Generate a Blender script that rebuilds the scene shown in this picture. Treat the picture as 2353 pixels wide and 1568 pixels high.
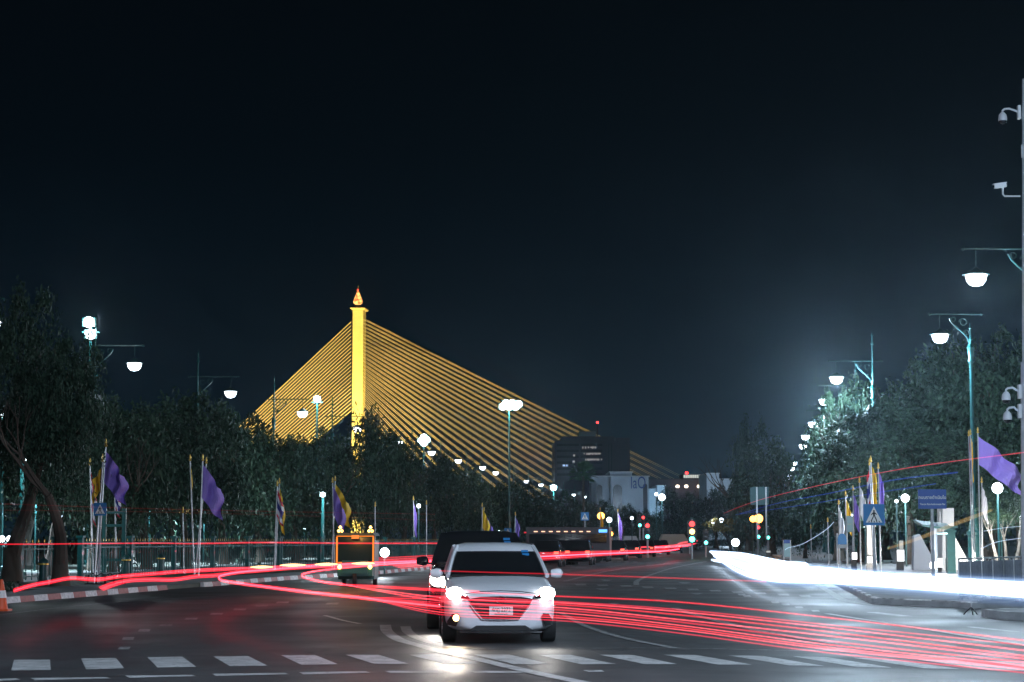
import bpy, math, random
import numpy as np
from mathutils import Vector, Matrix
R = math.radians
S = bpy.context.scene
for o in list(bpy.data.objects): bpy.data.objects.remove(o)
C = S.collection
# ---------------------------------------------------------------- camera
CAMH, F, VH = 1.54, 4575.0, 1240.0           # eye height, focal length and horizon row on a 2353 x 1568 picture
PITCH = math.atan((VH - 784) / F)
cd = bpy.data.cameras.new('camera'); cam = bpy.data.objects.new('camera', cd); C.objects.link(cam)
cd.sensor_width = 36; cd.lens = 36 * F / 2353; cd.clip_start = 0.3; cd.clip_end = 6000
cam.location = (0, 0, CAMH); cam.rotation_euler = (R(90) + PITCH, 0, 0)
S.camera = cam
# ---------------------------------------------------------------- night sky and exposure
S.view_settings.view_transform = 'Standard'; S.view_settings.look = 'None'
S.render.engine = 'CYCLES'; S.cycles.transparent_max_bounces = 96
S.view_settings.exposure = 0; S.view_settings.gamma = 1
W = bpy.data.worlds.new('World'); S.world = W; W.use_nodes = True
wn, wl = W.node_tree.nodes, W.node_tree.links
bg = wn['Background']; bg.inputs['Strength'].default_value = 1.0
tc = wn.new('ShaderNodeTexCoord'); sx = wn.new('ShaderNodeSeparateXYZ'); rp = wn.new('ShaderNodeValToRGB')
wl.new(tc.outputs['Generated'], sx.inputs[0]); wl.new(sx.outputs['Z'], rp.inputs[0]); wl.new(rp.outputs[0], bg.inputs['Color'])
e = rp.color_ramp.elements
e[0].position = 0.0; e[0].color = (.0034, .0105, .0172, 1)
e[1].position = 0.30; e[1].color = (.0010, .0022, .0036, 1)
for p, c in ((.06, (.0022, .0072, .0125)), (.12, (.0015, .0048, .0083)), (.19, (.0010, .0029, .0050))):
    n = e.new(p); n.color = (*c, 1)
# ---------------------------------------------------------------- helpers
def ray(u, v):
    a, zc = u - 1176.5, -(v - 784.0)
    return Vector((a, F * math.cos(PITCH) - zc * math.sin(PITCH), F * math.sin(PITCH) + zc * math.cos(PITCH)))
def G(u, v, z=0.0):                            # where the sight line meets the height z
    d = ray(u, v); t = (z - CAMH) / d.z
    return Vector((d.x * t, d.y * t, z))
def P(u, v, Y):                                # point of the sight line at distance Y
    d = ray(u, v); t = Y / d.y
    return Vector((d.x * t, Y, CAMH + d.z * t))
def XU(u, v, Y): return P(u, v, Y).x
def link(nt, a, b): nt.links.new(a, b)
MATS = {}
def mat(name, col, rough=.6, metal=0, spec=.5, noise=0, nscale=8, bump=0, bscale=40, coat=0, emis=None, estr=0, trans=0):
    if name in MATS: return MATS[name]
    m = bpy.data.materials.new(name); m.use_nodes = True; nt = m.node_tree
    b = nt.nodes['Principled BSDF']
    b.inputs['Base Color'].default_value = (*col, 1); b.inputs['Roughness'].default_value = rough
    b.inputs['Metallic'].default_value = metal; b.inputs['Specular IOR Level'].default_value = spec
    b.inputs['Coat Weight'].default_value = coat
    if trans: b.inputs['Transmission Weight'].default_value = trans
    if emis:
        b.inputs['Emission Color'].default_value = (*emis, 1); b.inputs['Emission Strength'].default_value = estr
    tcn = nt.nodes.new('ShaderNodeTexCoord')
    if noise:
        t = nt.nodes.new('ShaderNodeTexNoise'); t.inputs['Scale'].default_value = nscale; t.inputs['Detail'].default_value = 6
        link(nt, tcn.outputs['Object'], t.inputs['Vector'])
        r = nt.nodes.new('ShaderNodeValToRGB')
        r.color_ramp.elements[0].position = .3; r.color_ramp.elements[1].position = .7
        r.color_ramp.elements[0].color = (*[c * (1 - noise) for c in col], 1)
        r.color_ramp.elements[1].color = (*[min(1, c * (1 + noise)) for c in col], 1)
        link(nt, t.outputs['Fac'], r.inputs[0]); link(nt, r.outputs[0], b.inputs['Base Color'])
    if bump:
        t = nt.nodes.new('ShaderNodeTexNoise'); t.inputs['Scale'].default_value = bscale; t.inputs['Detail'].default_value = 4
        link(nt, tcn.outputs['Object'], t.inputs['Vector'])
        q = nt.nodes.new('ShaderNodeBump'); q.inputs['Strength'].default_value = bump; q.inputs['Distance'].default_value = .02
        link(nt, t.outputs['Fac'], q.inputs['Height']); link(nt, q.outputs[0], b.inputs['Normal'])
    MATS[name] = m; return m
def glow(name, col, s, alpha=1.0):             # something that gives off light
    if name in MATS: return MATS[name]
    m = bpy.data.materials.new(name); m.use_nodes = True; nt = m.node_tree
    nt.nodes.remove(nt.nodes['Principled BSDF'])
    em = nt.nodes.new('ShaderNodeEmission'); em.inputs[0].default_value = (*col, 1); em.inputs[1].default_value = s
    out = nt.nodes['Material Output']
    if alpha < 1:
        tr = nt.nodes.new('ShaderNodeBsdfTransparent'); mx = nt.nodes.new('ShaderNodeMixShader'); mx.inputs[0].default_value = alpha
        link(nt, tr.outputs[0], mx.inputs[1]); link(nt, em.outputs[0], mx.inputs[2]); link(nt, mx.outputs[0], out.inputs[0])
    else: link(nt, em.outputs[0], out.inputs[0])
    MATS[name] = m; return m
def light(name, col, s):                       # a streak of light hanging in the air: it adds light and hides nothing
    if name in MATS: return MATS[name]
    m = bpy.data.materials.new(name); m.use_nodes = True; nt = m.node_tree
    nt.nodes.remove(nt.nodes['Principled BSDF'])
    em = nt.nodes.new('ShaderNodeEmission'); em.inputs[0].default_value = (*col, 1); em.inputs[1].default_value = s
    tr = nt.nodes.new('ShaderNodeBsdfTransparent'); ad = nt.nodes.new('ShaderNodeAddShader')
    link(nt, em.outputs[0], ad.inputs[0]); link(nt, tr.outputs[0], ad.inputs[1]); link(nt, ad.outputs[0], nt.nodes['Material Output'].inputs[0])
    MATS[name] = m; return m
class MB:
    def __init__(s): s.v = []; s.f = []; s.m = []; s.mi = 0
    def add(s, vs, fs):
        n = len(s.v); s.v += [tuple(p) for p in vs]
        for f in fs: s.f.append(tuple(i + n for i in f)); s.m.append(s.mi)
        return s
    def box(s, x0, x1, y0, y1, z0, z1, M=None):
        vs = [Vector((x, y, z)) for z in (z0, z1) for y in (y0, y1) for x in (x0, x1)]
        if M is not None: vs = [M @ v for v in vs]
        return s.add(vs, [(0, 2, 3, 1), (4, 5, 7, 6), (0, 1, 5, 4), (2, 6, 7, 3), (0, 4, 6, 2), (1, 3, 7, 5)])
    def tube(s, pts, r, n=8, cap=True):
        pts = [Vector(p) for p in pts]; k = len(pts)
        rs = r if isinstance(r, (list, tuple)) else [r] * k
        ring = []; prev = None
        for i, p in enumerate(pts):
            t = (pts[min(i + 1, k - 1)] - pts[max(i - 1, 0)]).normalized()
            if prev is None:
                a = Vector((0, 0, 1)) if abs(t.z) < .9 else Vector((1, 0, 0)); a = a - t * a.dot(t)
            else: a = prev - t * prev.dot(t)
            a.normalize(); prev = a; b = t.cross(a)
            ring.append([p + (a * math.cos(2 * math.pi * j / n) + b * math.sin(2 * math.pi * j / n)) * rs[i] for j in range(n)])
        vs = [q for rg in ring for q in rg]
        fs = [(i * n + j, i * n + (j + 1) % n, (i + 1) * n + (j + 1) % n, (i + 1) * n + j) for i in range(k - 1) for j in range(n)]
        if cap: fs += [tuple(range(n))[::-1], tuple((k - 1) * n + j for j in range(n))]
        return s.add(vs, fs)
    def lathe(s, prof, c=(0, 0, 0), n=16):
        vs = [(c[0] + r * math.cos(2 * math.pi * j / n), c[1] + r * math.sin(2 * math.pi * j / n), c[2] + z) for r, z in prof for j in range(n)]
        k = len(prof)
        fs = [(i * n + j, i * n + (j + 1) % n, (i + 1) * n + (j + 1) % n, (i + 1) * n + j) for i in range(k - 1) for j in range(n)]
        fs += [tuple(range(n))[::-1], tuple((k - 1) * n + j for j in range(n))]
        return s.add(vs, fs)
    def prism(s, poly, t, ax='y', at=0.0):     # polygon in the x-z plane (ax y), y-z plane (ax x) or x-y plane (ax z) made t thick
        def pt(a, b, c): return {'y': (a, c, b), 'x': (c, a, b), 'z': (a, b, c)}[ax]
        n = len(poly)
        vs = [pt(a, b, at) for a, b in poly] + [pt(a, b, at + t) for a, b in poly]
        fs = [tuple(range(n)), tuple(range(2 * n - 1, n - 1, -1))] + [(i, i + n, (i + 1) % n + n, (i + 1) % n) for i in range(n)]
        return s.add(vs, fs)
    def build(s, name, mats, parent=None, smooth=False, loc=None):
        me = bpy.data.meshes.new(name); off = Vector(loc) if loc is not None else Vector((0, 0, 0))
        me.from_pydata([tuple(Vector(v) - off) for v in s.v], [], s.f)
        mats = mats if isinstance(mats, (list, tuple)) else [mats]
        for m in mats: me.materials.append(m)
        if len(mats) > 1: me.polygons.foreach_set('material_index', s.m)
        if smooth:
            me.polygons.foreach_set('use_smooth', [True] * len(s.f))
            try: me.set_sharp_from_angle(angle=R(40))
            except Exception: pass
        me.update()
        o = bpy.data.objects.new(name, me); C.objects.link(o)
        if loc is not None: o.location = off
        if parent: o.parent = parent
        return o
def tag(o, label=None, cat=None, group=None, kind=None):
    if label: o['label'] = label
    if cat: o['category'] = cat
    if group: o['group'] = group
    if kind: o['kind'] = kind
    return o
def thing(name, loc, label, cat, group=None, rz=0, sc=1):
    o = bpy.data.objects.new(name, None); o.empty_display_size = .2; C.objects.link(o)
    o.location = loc; o.rotation_euler = (0, 0, rz); o.scale = (sc,) * 3 if not isinstance(sc, tuple) else sc
    return tag(o, label, cat, group)
def struct(o): o['kind'] = 'structure'; return o
def kids(o): return [c for c in bpy.data.objects if c.parent == o]
def copy_tree(o, parent=None):
    c = o.copy(); C.objects.link(c)
    if parent: c.parent = parent
    for ch in kids(o): copy_tree(ch, c)
    return c
def again(o, loc, label, rz=0, sc=None, group=None):
    c = copy_tree(o); c.location = loc; c.rotation_euler = (0, 0, rz); c['label'] = label
    if sc is not None: c.scale = (sc,) * 3 if not isinstance(sc, tuple) else sc
    if group: c['group'] = group
    return c
def lamp_light(name, parent, loc, power, col, rad=.15, kind='POINT', aim=None, spot=90, blend=.4):
    d = bpy.data.lights.new(name, kind); d.energy = power; d.color = col
    d.shadow_soft_size = rad
    if kind == 'SPOT': d.spot_size = R(spot); d.spot_blend = blend
    o = bpy.data.objects.new(name, d); C.objects.link(o); o.location = loc; o.parent = parent
    if aim is not None: o.rotation_euler = Vector(aim).to_track_quat('-Z', 'Y').to_euler()
    return o
def text(name, body, size, m, parent, loc, rot=(R(90), 0, 0), ext=.003, sx=1.0):
    cu = bpy.data.curves.new(name, 'FONT'); cu.body = body; cu.size = size; cu.extrude = ext
    cu.align_x = 'CENTER'; cu.align_y = 'CENTER'
    t = bpy.data.objects.new(name, cu); C.objects.link(t)
    dg = bpy.context.evaluated_depsgraph_get(); me = bpy.data.meshes.new_from_object(t.evaluated_get(dg))
    bpy.data.objects.remove(t)
    me.materials.clear(); me.materials.append(m)
    o = bpy.data.objects.new(name, me); C.objects.link(o); o.parent = parent; o.location = loc; o.rotation_euler = rot; o.scale = (sx, 1, 1)
    return o
def spline(pts, per=10):                       # Catmull-Rom through 3-D points
    pts = [Vector(p) for p in pts]; q = [pts[0] * 2 - pts[1]] + pts + [pts[-1] * 2 - pts[-2]]; out = []
    for i in range(1, len(q) - 2):
        a, b, c, d = q[i - 1:i + 3]
        for k in range(per):
            t = k / per
            out.append(.5 * ((2 * b) + (c - a) * t + (2 * a - 5 * b + 4 * c - d) * t * t + (3 * b - a - 3 * c + d) * t ** 3))
    return out + [pts[-1]]
ORD = ['nearest', 'second', 'third', 'fourth', 'fifth', 'sixth', 'seventh', 'eighth', 'ninth', 'tenth', 'eleventh', 'twelfth', 'thirteenth', 'fourteenth', 'fifteenth', 'sixteenth', 'seventeenth', 'eighteenth', 'nineteenth', 'twentieth', 'twenty-first', 'twenty-second', 'twenty-third', 'twenty-fourth']
# ---------------------------------------------------------------- materials
def asphalt():
    m = bpy.data.materials.new('asphalt'); m.use_nodes = True; nt = m.node_tree; b = nt.nodes['Principled BSDF']
    tcn = nt.nodes.new('ShaderNodeTexCoord')
    def nz(sc, det, vec=None):
        t = nt.nodes.new('ShaderNodeTexNoise'); t.inputs['Scale'].default_value = sc; t.inputs['Detail'].default_value = det
        link(nt, vec or tcn.outputs['Object'], t.inputs['Vector']); return t
    mp = nt.nodes.new('ShaderNodeMapping'); mp.inputs['Scale'].default_value = (.55, .12, 1); mp.inputs['Rotation'].default_value = (0, 0, R(12))
    link(nt, tcn.outputs['Object'], mp.inputs[0])
    a = nz(1.0, 5, mp.outputs[0]); g = nz(55, 3); w = nz(.35, 3)
    r = nt.nodes.new('ShaderNodeValToRGB'); r.color_ramp.elements[0].position = .32; r.color_ramp.elements[1].position = .68
    r.color_ramp.elements[0].color = (.030, .031, .034, 1); r.color_ramp.elements[1].color = (.066, .066, .069, 1)
    link(nt, a.outputs['Fac'], r.inputs[0])
    mx = nt.nodes.new('ShaderNodeMixRGB'); mx.blend_type = 'OVERLAY'; mx.inputs[0].default_value = .5
    link(nt, r.outputs[0], mx.inputs[1]); link(nt, g.outputs['Fac'], mx.inputs[2]); link(nt, mx.outputs[0], b.inputs['Base Color'])
    cv = nt.nodes.new('ShaderNodeTexVoronoi'); cv.feature = 'DISTANCE_TO_EDGE'; cv.inputs['Scale'].default_value = .16
    wv = nz(.9, 5); ad = nt.nodes.new('ShaderNodeMixRGB'); ad.blend_type = 'ADD'; ad.inputs[0].default_value = .9
    link(nt, tcn.outputs['Object'], ad.inputs[1]); link(nt, wv.outputs['Color'], ad.inputs[2]); link(nt, ad.outputs[0], cv.inputs['Vector'])
    cr_ = nt.nodes.new('ShaderNodeMapRange'); cr_.inputs['From Max'].default_value = .006; cr_.inputs['To Min'].default_value = .45; link(nt, cv.outputs['Distance'], cr_.inputs[0])
    st = nt.nodes.new('ShaderNodeMapRange'); sn = nz(2.2, 6); st.inputs['From Min'].default_value = .58; st.inputs['From Max'].default_value = .72; st.inputs['To Min'].default_value = 1; st.inputs['To Max'].default_value = .55; link(nt, sn.outputs['Fac'], st.inputs[0])
    mm = nt.nodes.new('ShaderNodeMath'); mm.operation = 'MULTIPLY'; link(nt, cr_.outputs[0], mm.inputs[0]); link(nt, st.outputs[0], mm.inputs[1])
    mz = nt.nodes.new('ShaderNodeMixRGB'); mz.blend_type = 'MULTIPLY'; mz.inputs[0].default_value = 1; link(nt, mx.outputs[0], mz.inputs[1]); link(nt, mm.outputs[0], mz.inputs[2]); link(nt, mz.outputs[0], b.inputs['Base Color'])
    rr = nt.nodes.new('ShaderNodeMapRange'); rr.inputs['From Min'].default_value = .3; rr.inputs['From Max'].default_value = .7
    rr.inputs['To Min'].default_value = .40; rr.inputs['To Max'].default_value = .62
    link(nt, w.outputs['Fac'], rr.inputs[0]); link(nt, rr.outputs[0], b.inputs['Roughness'])
    bp = nt.nodes.new('ShaderNodeBump'); bp.inputs['Strength'].default_value = .35; bp.inputs['Distance'].default_value = .01
    link(nt, g.outputs['Fac'], bp.inputs['Height']); link(nt, bp.outputs[0], b.inputs['Normal'])
    b.inputs['Specular IOR Level'].default_value = .5
    return m
M_asphalt = asphalt()
def worn(name, col, amt):
    m = mat(name, col, .55, noise=.3, nscale=3); nt = m.node_tree; b = nt.nodes['Principled BSDF']
    tcn = nt.nodes.new('ShaderNodeTexCoord'); t = nt.nodes.new('ShaderNodeTexNoise'); t.inputs['Scale'].default_value = 9; t.inputs['Detail'].default_value = 8; t.inputs['Roughness'].default_value = .7
    link(nt, tcn.outputs['Object'], t.inputs['Vector']); r = nt.nodes.new('ShaderNodeMapRange'); r.inputs['From Min'].default_value = amt - .06; r.inputs['From Max'].default_value = amt + .05
    link(nt, t.outputs['Fac'], r.inputs[0]); mx = nt.nodes.new('ShaderNodeMixRGB'); mx.inputs[1].default_value = (.055, .055, .057, 1)
    src = b.inputs['Base Color'].links[0].from_socket; link(nt, r.outputs[0], mx.inputs[0]); link(nt, src, mx.inputs[2]); link(nt, mx.outputs[0], b.inputs['Base Color']); return m
M_mark0 = mat('road_paint_plain', (.50, .50, .50), .5, noise=.35, nscale=5, bump=.2, bscale=60)
M_mark = worn('road_paint', (.46, .46, .46), .40); M_markold = worn('worn_road_paint', (.30, .30, .30), .46)
M_pave = mat('pavement_slabs', (.24, .25, .26), .7, noise=.25, nscale=2, bump=.3, bscale=20)
M_park = mat('park_ground', (.10, .12, .10), .9, noise=.4, nscale=.6)
M_grass = mat('grass_soil', (.035, .07, .025), .95, noise=.5, nscale=9, bump=.8, bscale=60)
M_kred = mat('kerb_red', (.34, .07, .06), .6, noise=.3, nscale=12)
M_kwhite = mat('kerb_white', (.62, .62, .62), .6, noise=.3, nscale=12)
M_kconc = mat('kerb_concrete', (.30, .30, .30), .8, noise=.5, nscale=5, bump=.5)
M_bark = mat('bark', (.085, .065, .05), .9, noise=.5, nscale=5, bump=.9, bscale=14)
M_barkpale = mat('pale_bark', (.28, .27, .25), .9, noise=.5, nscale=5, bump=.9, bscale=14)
M_green = mat('green_painted_iron', (.012, .10, .10), .35, noise=.15, nscale=4, coat=.3)
M_dkgreen = mat('dark_green_iron', (.015, .07, .07), .4, noise=.15)
M_steel = mat('galvanised_steel', (.50, .51, .53), .4, metal=.7, noise=.15)
M_greypole = mat('grey_pole', (.42, .43, .46), .5, noise=.15)
M_gold = mat('gold_paint', (.75, .50, .12), .35, metal=.6)
M_white = mat('white_car_paint', (.72, .74, .78), .28, coat=.8, noise=.03)
M_dark = mat('black_car_paint', (.012, .013, .016), .22, coat=1)
M_grey = mat('grey_car_paint', (.10, .10, .11), .3, coat=.8)
M_glass = mat('tinted_glass', (.008, .010, .012), .08, spec=.8)
M_tyre = mat('tyre_rubber', (.015, .015, .016), .8, noise=.3, nscale=30)
M_black = mat('black_plastic', (.012, .012, .013), .5)
M_chrome = mat('chrome', (.8, .8, .82), .12, metal=1)
M_plate = mat('plate_white', (.66, .70, .70), .5)
M_ink = mat('black_ink', (.01, .01, .01), .6)
M_blue = mat('sign_blue', (.015, .17, .42), .45)
M_navy = mat('sign_navy', (.01, .06, .28), .45)
M_swhite = mat('sign_white', (.78, .78, .76), .5)
M_conc = mat('white_concrete', (.62, .63, .64), .75, noise=.1, nscale=1.5)
M_camwhite = mat('camera_housing_white', (.62, .64, .68), .4)
M_bl = glow('lamp_white', (.80, .90, 1.0), 8)
M_blb = glow('lamp_bluewhite', (.70, .80, 1.0), 9)
M_flood = glow('floodlight_white', (.78, .93, 1.0), 12)
M_warm = glow('lamp_orange', (1, .36, .06), 9)
M_yel = glow('lamp_amber', (1, .62, .15), 6)
M_redl = glow('lamp_red', (1, .03, .03), 7)
M_greenl = glow('lamp_green', (.10, 1, .82), 8)
M_head = glow('headlamp_white', (1, .97, .92), 14)
M_fog = glow('foglamp_warm', (1, .66, .30), 7)
M_redt = light('tail_light_red', (1, .018, .04), .46)
M_redh = light('tail_light_hot', (1, .075, .105), .66)
M_redm = light('tail_light_soft_red', (1, .02, .06), .34)
M_redd = light('tail_light_dim', (1, .02, .04), .22)
M_redp = light('tail_light_haze', (1, .03, .08), .10)
M_redf = light('tail_light_fringe', (1, .015, .04), .06)
M_whit = light('headlight_streak', (.66, .82, 1), .70)
M_whits = light('headlight_streak_soft', (.45, .65, 1), .12)
M_whitf = light('headlight_glow_fringe', (.20, .42, 1), .022)
M_bluet = light('blue_streak', (.03, .09, .8), .14)
M_thinw = light('thin_white_streak', (.6, .75, 1), .35)
M_ambd = light('amber_streak_dim', (.9, .55, .15), .10)
M_redl2 = None
# ---------------------------------------------------------------- ground, roads, kerbs, markings
b = MB(); N = 24
b.add([(-2500, -60, 0), (2500, -60, 0), (2500, 5500, 0), (-2500, 5500, 0)], [(0, 1, 2, 3)])
struct(b.build('road', M_asphalt))
LK = [(-13.3, 40), (-12.3, 47.8), (-11.5, 54), (-10.8, 60.2), (-9.6, 68.4), (-8.5, 76.6), (-6.1, 88), (-2.2, 122), (6.2, 200), (22, 350), (45, 560)]
def sheet(name, pts, z, m, h=0):
    b = MB()
    if h: b.prism(pts, h, 'z', z - h)
    else: b.add([(x, y, z) for x, y in pts], [tuple(range(len(pts)))])
    return struct(b.build(name, m))
left = LK + [(-40, 560), (-140, 350), (-140, 40)]
sheet('park_ground', [(x - .14 if i < 11 else x, y) for i, (x, y) in enumerate(left)], .12, M_park, .12)
sheet('pavement', [(x - .14, y) for x, y in LK[:8]] + [(x - 3.0, y + .5) for x, y in LK[:8]][::-1], .126, M_pave)
sheet('pavement', [(x - 6.2, y + 3) for x, y in LK[:8]] + [(x - 13, y + 3) for x, y in LK[:8]][::-1], .126, M_pave)
sheet('grass_verge', [(-13.2, 56.5), (-14.6, 50), (-18, 51), (-19, 60)], .15, M_grass)
sheet('grass_verge', [(x - 3.1, y + .5) for x, y in LK[4:8]] + [(x - 5.8, y + 1) for x, y in LK[4:8]][::-1], .15, M_grass)
RK = [(55, 450), (29, 230), (17, 120), (13, 90), (11.1, 69), (9.1, 52.2), (8.66, 48.3), (10.3, 44.9)]
right = RK[::-1] + [(160, 450), (160, 46.5), (18, 46.5)]
sheet('pavement', right, .126, M_pave, .12)
isl = [(9.42, 40.3), (9.36, 39.4), (9.45, 38.9), (9.62, 38.4), (10.2, 37.1), (12, 35.2), (17, 33.5), (17, 41), (10.6, 40.9)]
sheet('traffic_island', isl, .155, M_pave, .15)
def kerb(name, pts, label, m1, m2, seg=1.0, h=.15, w=.15, side=-1, gap=()):
    path = [Vector((x, y, 0)) for x, y in pts]; cum = [0]
    for a, c in zip(path, path[1:]): cum.append(cum[-1] + (c - a).length)
    def at(s):
        for i in range(len(path) - 1):
            if s <= cum[i + 1] or i == len(path) - 2:
                return path[i].lerp(path[i + 1], (s - cum[i]) / (cum[i + 1] - cum[i]))
    b = MB(); s = 0; k = 0
    while s < cum[-1] - .05:
        e2 = min(s + seg, cum[-1])
        if not any(g0 < s < g1 for g0, g1 in gap):
            a, c = at(s), at(e2); d = (c - a).normalized(); n = Vector((-d.y, d.x, 0)) * side * w
            b.mi = k % 2; q = [a, c, c + n * .92, a + n * .92]
            b.add([p for p in q] + [p + Vector((0, 0, h)) + (n * .25 if i < 2 else n * 0) for i, p in enumerate(q)],
                  [(0, 1, 2, 3), (4, 5, 6, 7), (0, 1, 5, 4), (1, 2, 6, 5), (2, 3, 7, 6), (3, 0, 4, 7)])
        s = e2; k += 1
    o = b.build(name, [m1, m2]); tag(o, label, 'kerb'); return struct(o)
kerb('kerb', LK[:9], 'red and white striped kerb along the left pavement', M_kred, M_kwhite, .95, side=1, gap=((21.5, 25.3),))
kerb('kerb', RK[4:], 'grey striped kerb edging the right pavement corner', M_kconc, M_kwhite, 1.05, side=1)
kerb('kerb', RK[1:5], 'grey kerb along the far right pavement', M_kconc, M_kconc, 3, side=1)
kerb('kerb', [(10.6, 40.9)] + isl[:7], 'rough concrete kerb around the rounded traffic island', M_kconc, M_kwhite, .5, side=1, h=.158)
def quadmark(b, uv, z=.004): b.add([G(u, v, z) for u, v in uv], [(3, 2, 1, 0)])
def c2(x, y): return (x * .3417, 1338.5 + .3417 * y)
def c3(x, y): return (746.8 + x * .3417, 1338.5 + .3417 * y)
def c4(x, y): return (1548.7 + x * .3417, 1338.5 + .3417 * y)
stripes = [[c2(*p) for p in q] for q in (((95, 520), (335, 520), (342, 590), (75, 592)), ((545, 512), (780, 508), (835, 578), (578, 585)),
  ((990, 503), (1225, 500), (1320, 568), (1060, 573)), ((1435, 498), (1668, 495), (1798, 560), (1545, 563)), ((1890, 490), (2118, 488), (2272, 550), (2030, 555)))]
stripes += [[c3(*p) for p in q] for q in (((140, 487), (360, 487), (565, 548), (330, 548)), ((567, 487), (790, 483), (1035, 548), (810, 550)),
  ((1000, 485), (1240, 486), (1510, 548), (1270, 550)), ((1430, 487), (1650, 487), (1960, 550), (1720, 550)), ((1845, 487), (2070, 488), (2370, 550), (2150, 550)))]
stripes += [[c4(*p) for p in q] for q in (((-70, 487), (140, 487), (525, 553), (300, 553)), ((360, 490), (600, 495), (1010, 562), (775, 558)),
  ((800, 497), (1030, 503), (1465, 573), (1235, 570)), ((1200, 506), (1440, 515), (1925, 583), (1680, 577)), ((1640, 520), (1880, 522), (2453, 597), (2120, 590)), ((2080, 527), (2380, 532), (2900, 610), (2600, 605)))]
b = MB()
for q in stripes: quadmark(b, q)
struct(b.build('crosswalk_marking', M_mark))
b = MB()
for x0, x1, y in ((-60, 140, 655), (205, 745, 647), (840, 1320, 632), (1425, 1945, 619), (2010, 2490, 608)):
    quadmark(b, [c2(x0, y - 4), c2(x1 - 30, y - 10), c2(x1, y - 1), c2(x0 + 30, y + 10)])
for x0, x1, y in ((400, 800, 602), (970, 1400, 602), (1735, 1880, 596)): quadmark(b, [c3(x0, y - 6), c3(x1 - 20, y - 6), c3(x1, y + 5), c3(x0 + 40, y + 6)])
struct(b.build('dashed_marking', M_mark))
def strip(b, pts, w, z=.004):
    ps = spline([G(u, v, z) for u, v in pts], 8)
    L, Rr = [], []
    for i, p in enumerate(ps):
        t = (ps[min(i + 1, len(ps) - 1)] - ps[max(i - 1, 0)]); n = Vector((-t.y, t.x, 0)).normalized() * w / 2
        L.append(p + n); Rr.append(p - n)
    k = len(ps); b.add(L + Rr, [(i, k + i, k + i + 1, i + 1) for i in range(k - 1)])
b = MB()
strip(b, [c3(405, 285), c3(420, 330), c3(500, 385), c3(640, 425), c3(800, 470), c3(1000, 510), c3(1250, 570), c3(1500, 625), c3(1900, 705)], .20, .008)
strip(b, [c3(540, 295), c3(560, 335), c3(630, 375), c3(740, 410), c3(880, 440)], .18, .008)
strip(b, [c4(1030, 210), c4(1600, 300), c4(2353, 420), c4(2600, 460)], .15, .008)
strip(b, [c3(0, 222), c3(120, 255), c3(235, 278)], .10, .008)
struct(b.build('lane_marking', M_mark))
b = MB()
strip(b, [c4(-760, 205), c4(-600, 290), c4(-350, 370), c4(0, 440)], .13, .008)
strip(b, [c4(0, 170), c4(150, 220), c4(500, 310), c4(700, 345), c4(1000, 400), c4(1450, 465)], .18, .008)
strip(b, [c3(900, 444), c3(1600, 443), c3(2353, 442), c4(800, 458), c4(1450, 470), c4(2353, 490)], .09, .006)
strip(b, [c4(940, 0), c4(1060, 70), c4(1150, 120), c4(1400, 155), c4(2100, 175)], .22, .006)
strip(b, [c4(1330, 200), c4(1560, 228)], .3, .006); strip(b, [c4(1980, 298), c4(2300, 332)], .18, .006); strip(b, [c4(1440, 378), c4(1880, 430)], .16, .006)
strip(b, [(0, 1413), (160, 1394), (300, 1382), (480, 1371), (620, 1362)], .12, .006)
strip(b, [(1462, 1345), (1466, 1334), (1502, 1319), (1552, 1304), (1625, 1290)], .2, .006)
strip(b, [(1297, 1336), (1400, 1312), (1500, 1299), (1640, 1286)], .2, .006)
strip(b, [(960, 1500), (1120, 1350.0 + 140)], .1, .006)
for x, y in ((1285, 245), (1115, 288), (971, 322), (861, 377), (835, 442), (1456, 212), (1612, 182), (1758, 156), (1900, 135), (2234, 143)):
    w, h = (46, 6) if y < 300 else (43, 9)
    quadmark(b, [c2(x - w + 12, y - h), c2(x + w, y - h), c2(x + w - 8, y + h), c2(x - w, y + h)], .006)
for x, y in ((630, 1238), (830, 1243), (1045, 1251), (1245, 1262), (1455, 1272), (1660, 1282), (1865, 1294), (2070, 1307), (2280, 1318), (2490, 1330), (2690, 1342)):
    U, V = 1176.5 + x * .2502, 1034 + y * .2502
    quadmark(b, [(U - 14, V - 1.8), (U + 11, V - 1.8), (U + 15, V + 1.8), (U - 9, V + 1.8)], .006)
for x, y in ((760, 1030), (830, 1029), (900, 1029), (980, 1029), (1050, 1029), (1130, 1030)):
    U, V = 1176.5 + x * .2502, 1034 + y * .2502
    quadmark(b, [(U - 5, V - .6), (U + 5, V - .6), (U + 6, V + .7), (U - 4, V + .7)], .006)
for x, y in ((680, 135), (750, 149), (840, 168), (950, 191), (490, 92), (455, 82)):
    U, V = c4(x, y); quadmark(b, [(U - 10, V - 2), (U + 7, V - 2), (U + 11, V + 2), (U - 6, V + 2)], .006)
for x, y in ((870, 1197), (830, 1278), (1590, 1222), (1700, 1320), (1350, 1378), (940, 1412)):     # worn lane arrows
    U, V = 1176.5 + x * .2502, 1034 + y * .2502
    quadmark(b, [(U - 16, V - 1.5), (U + 14, V - 1), (U + 4, V + 2), (U - 6, V + 1.6)], .006)
struct(b.build('worn_marking', M_markold))
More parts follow.
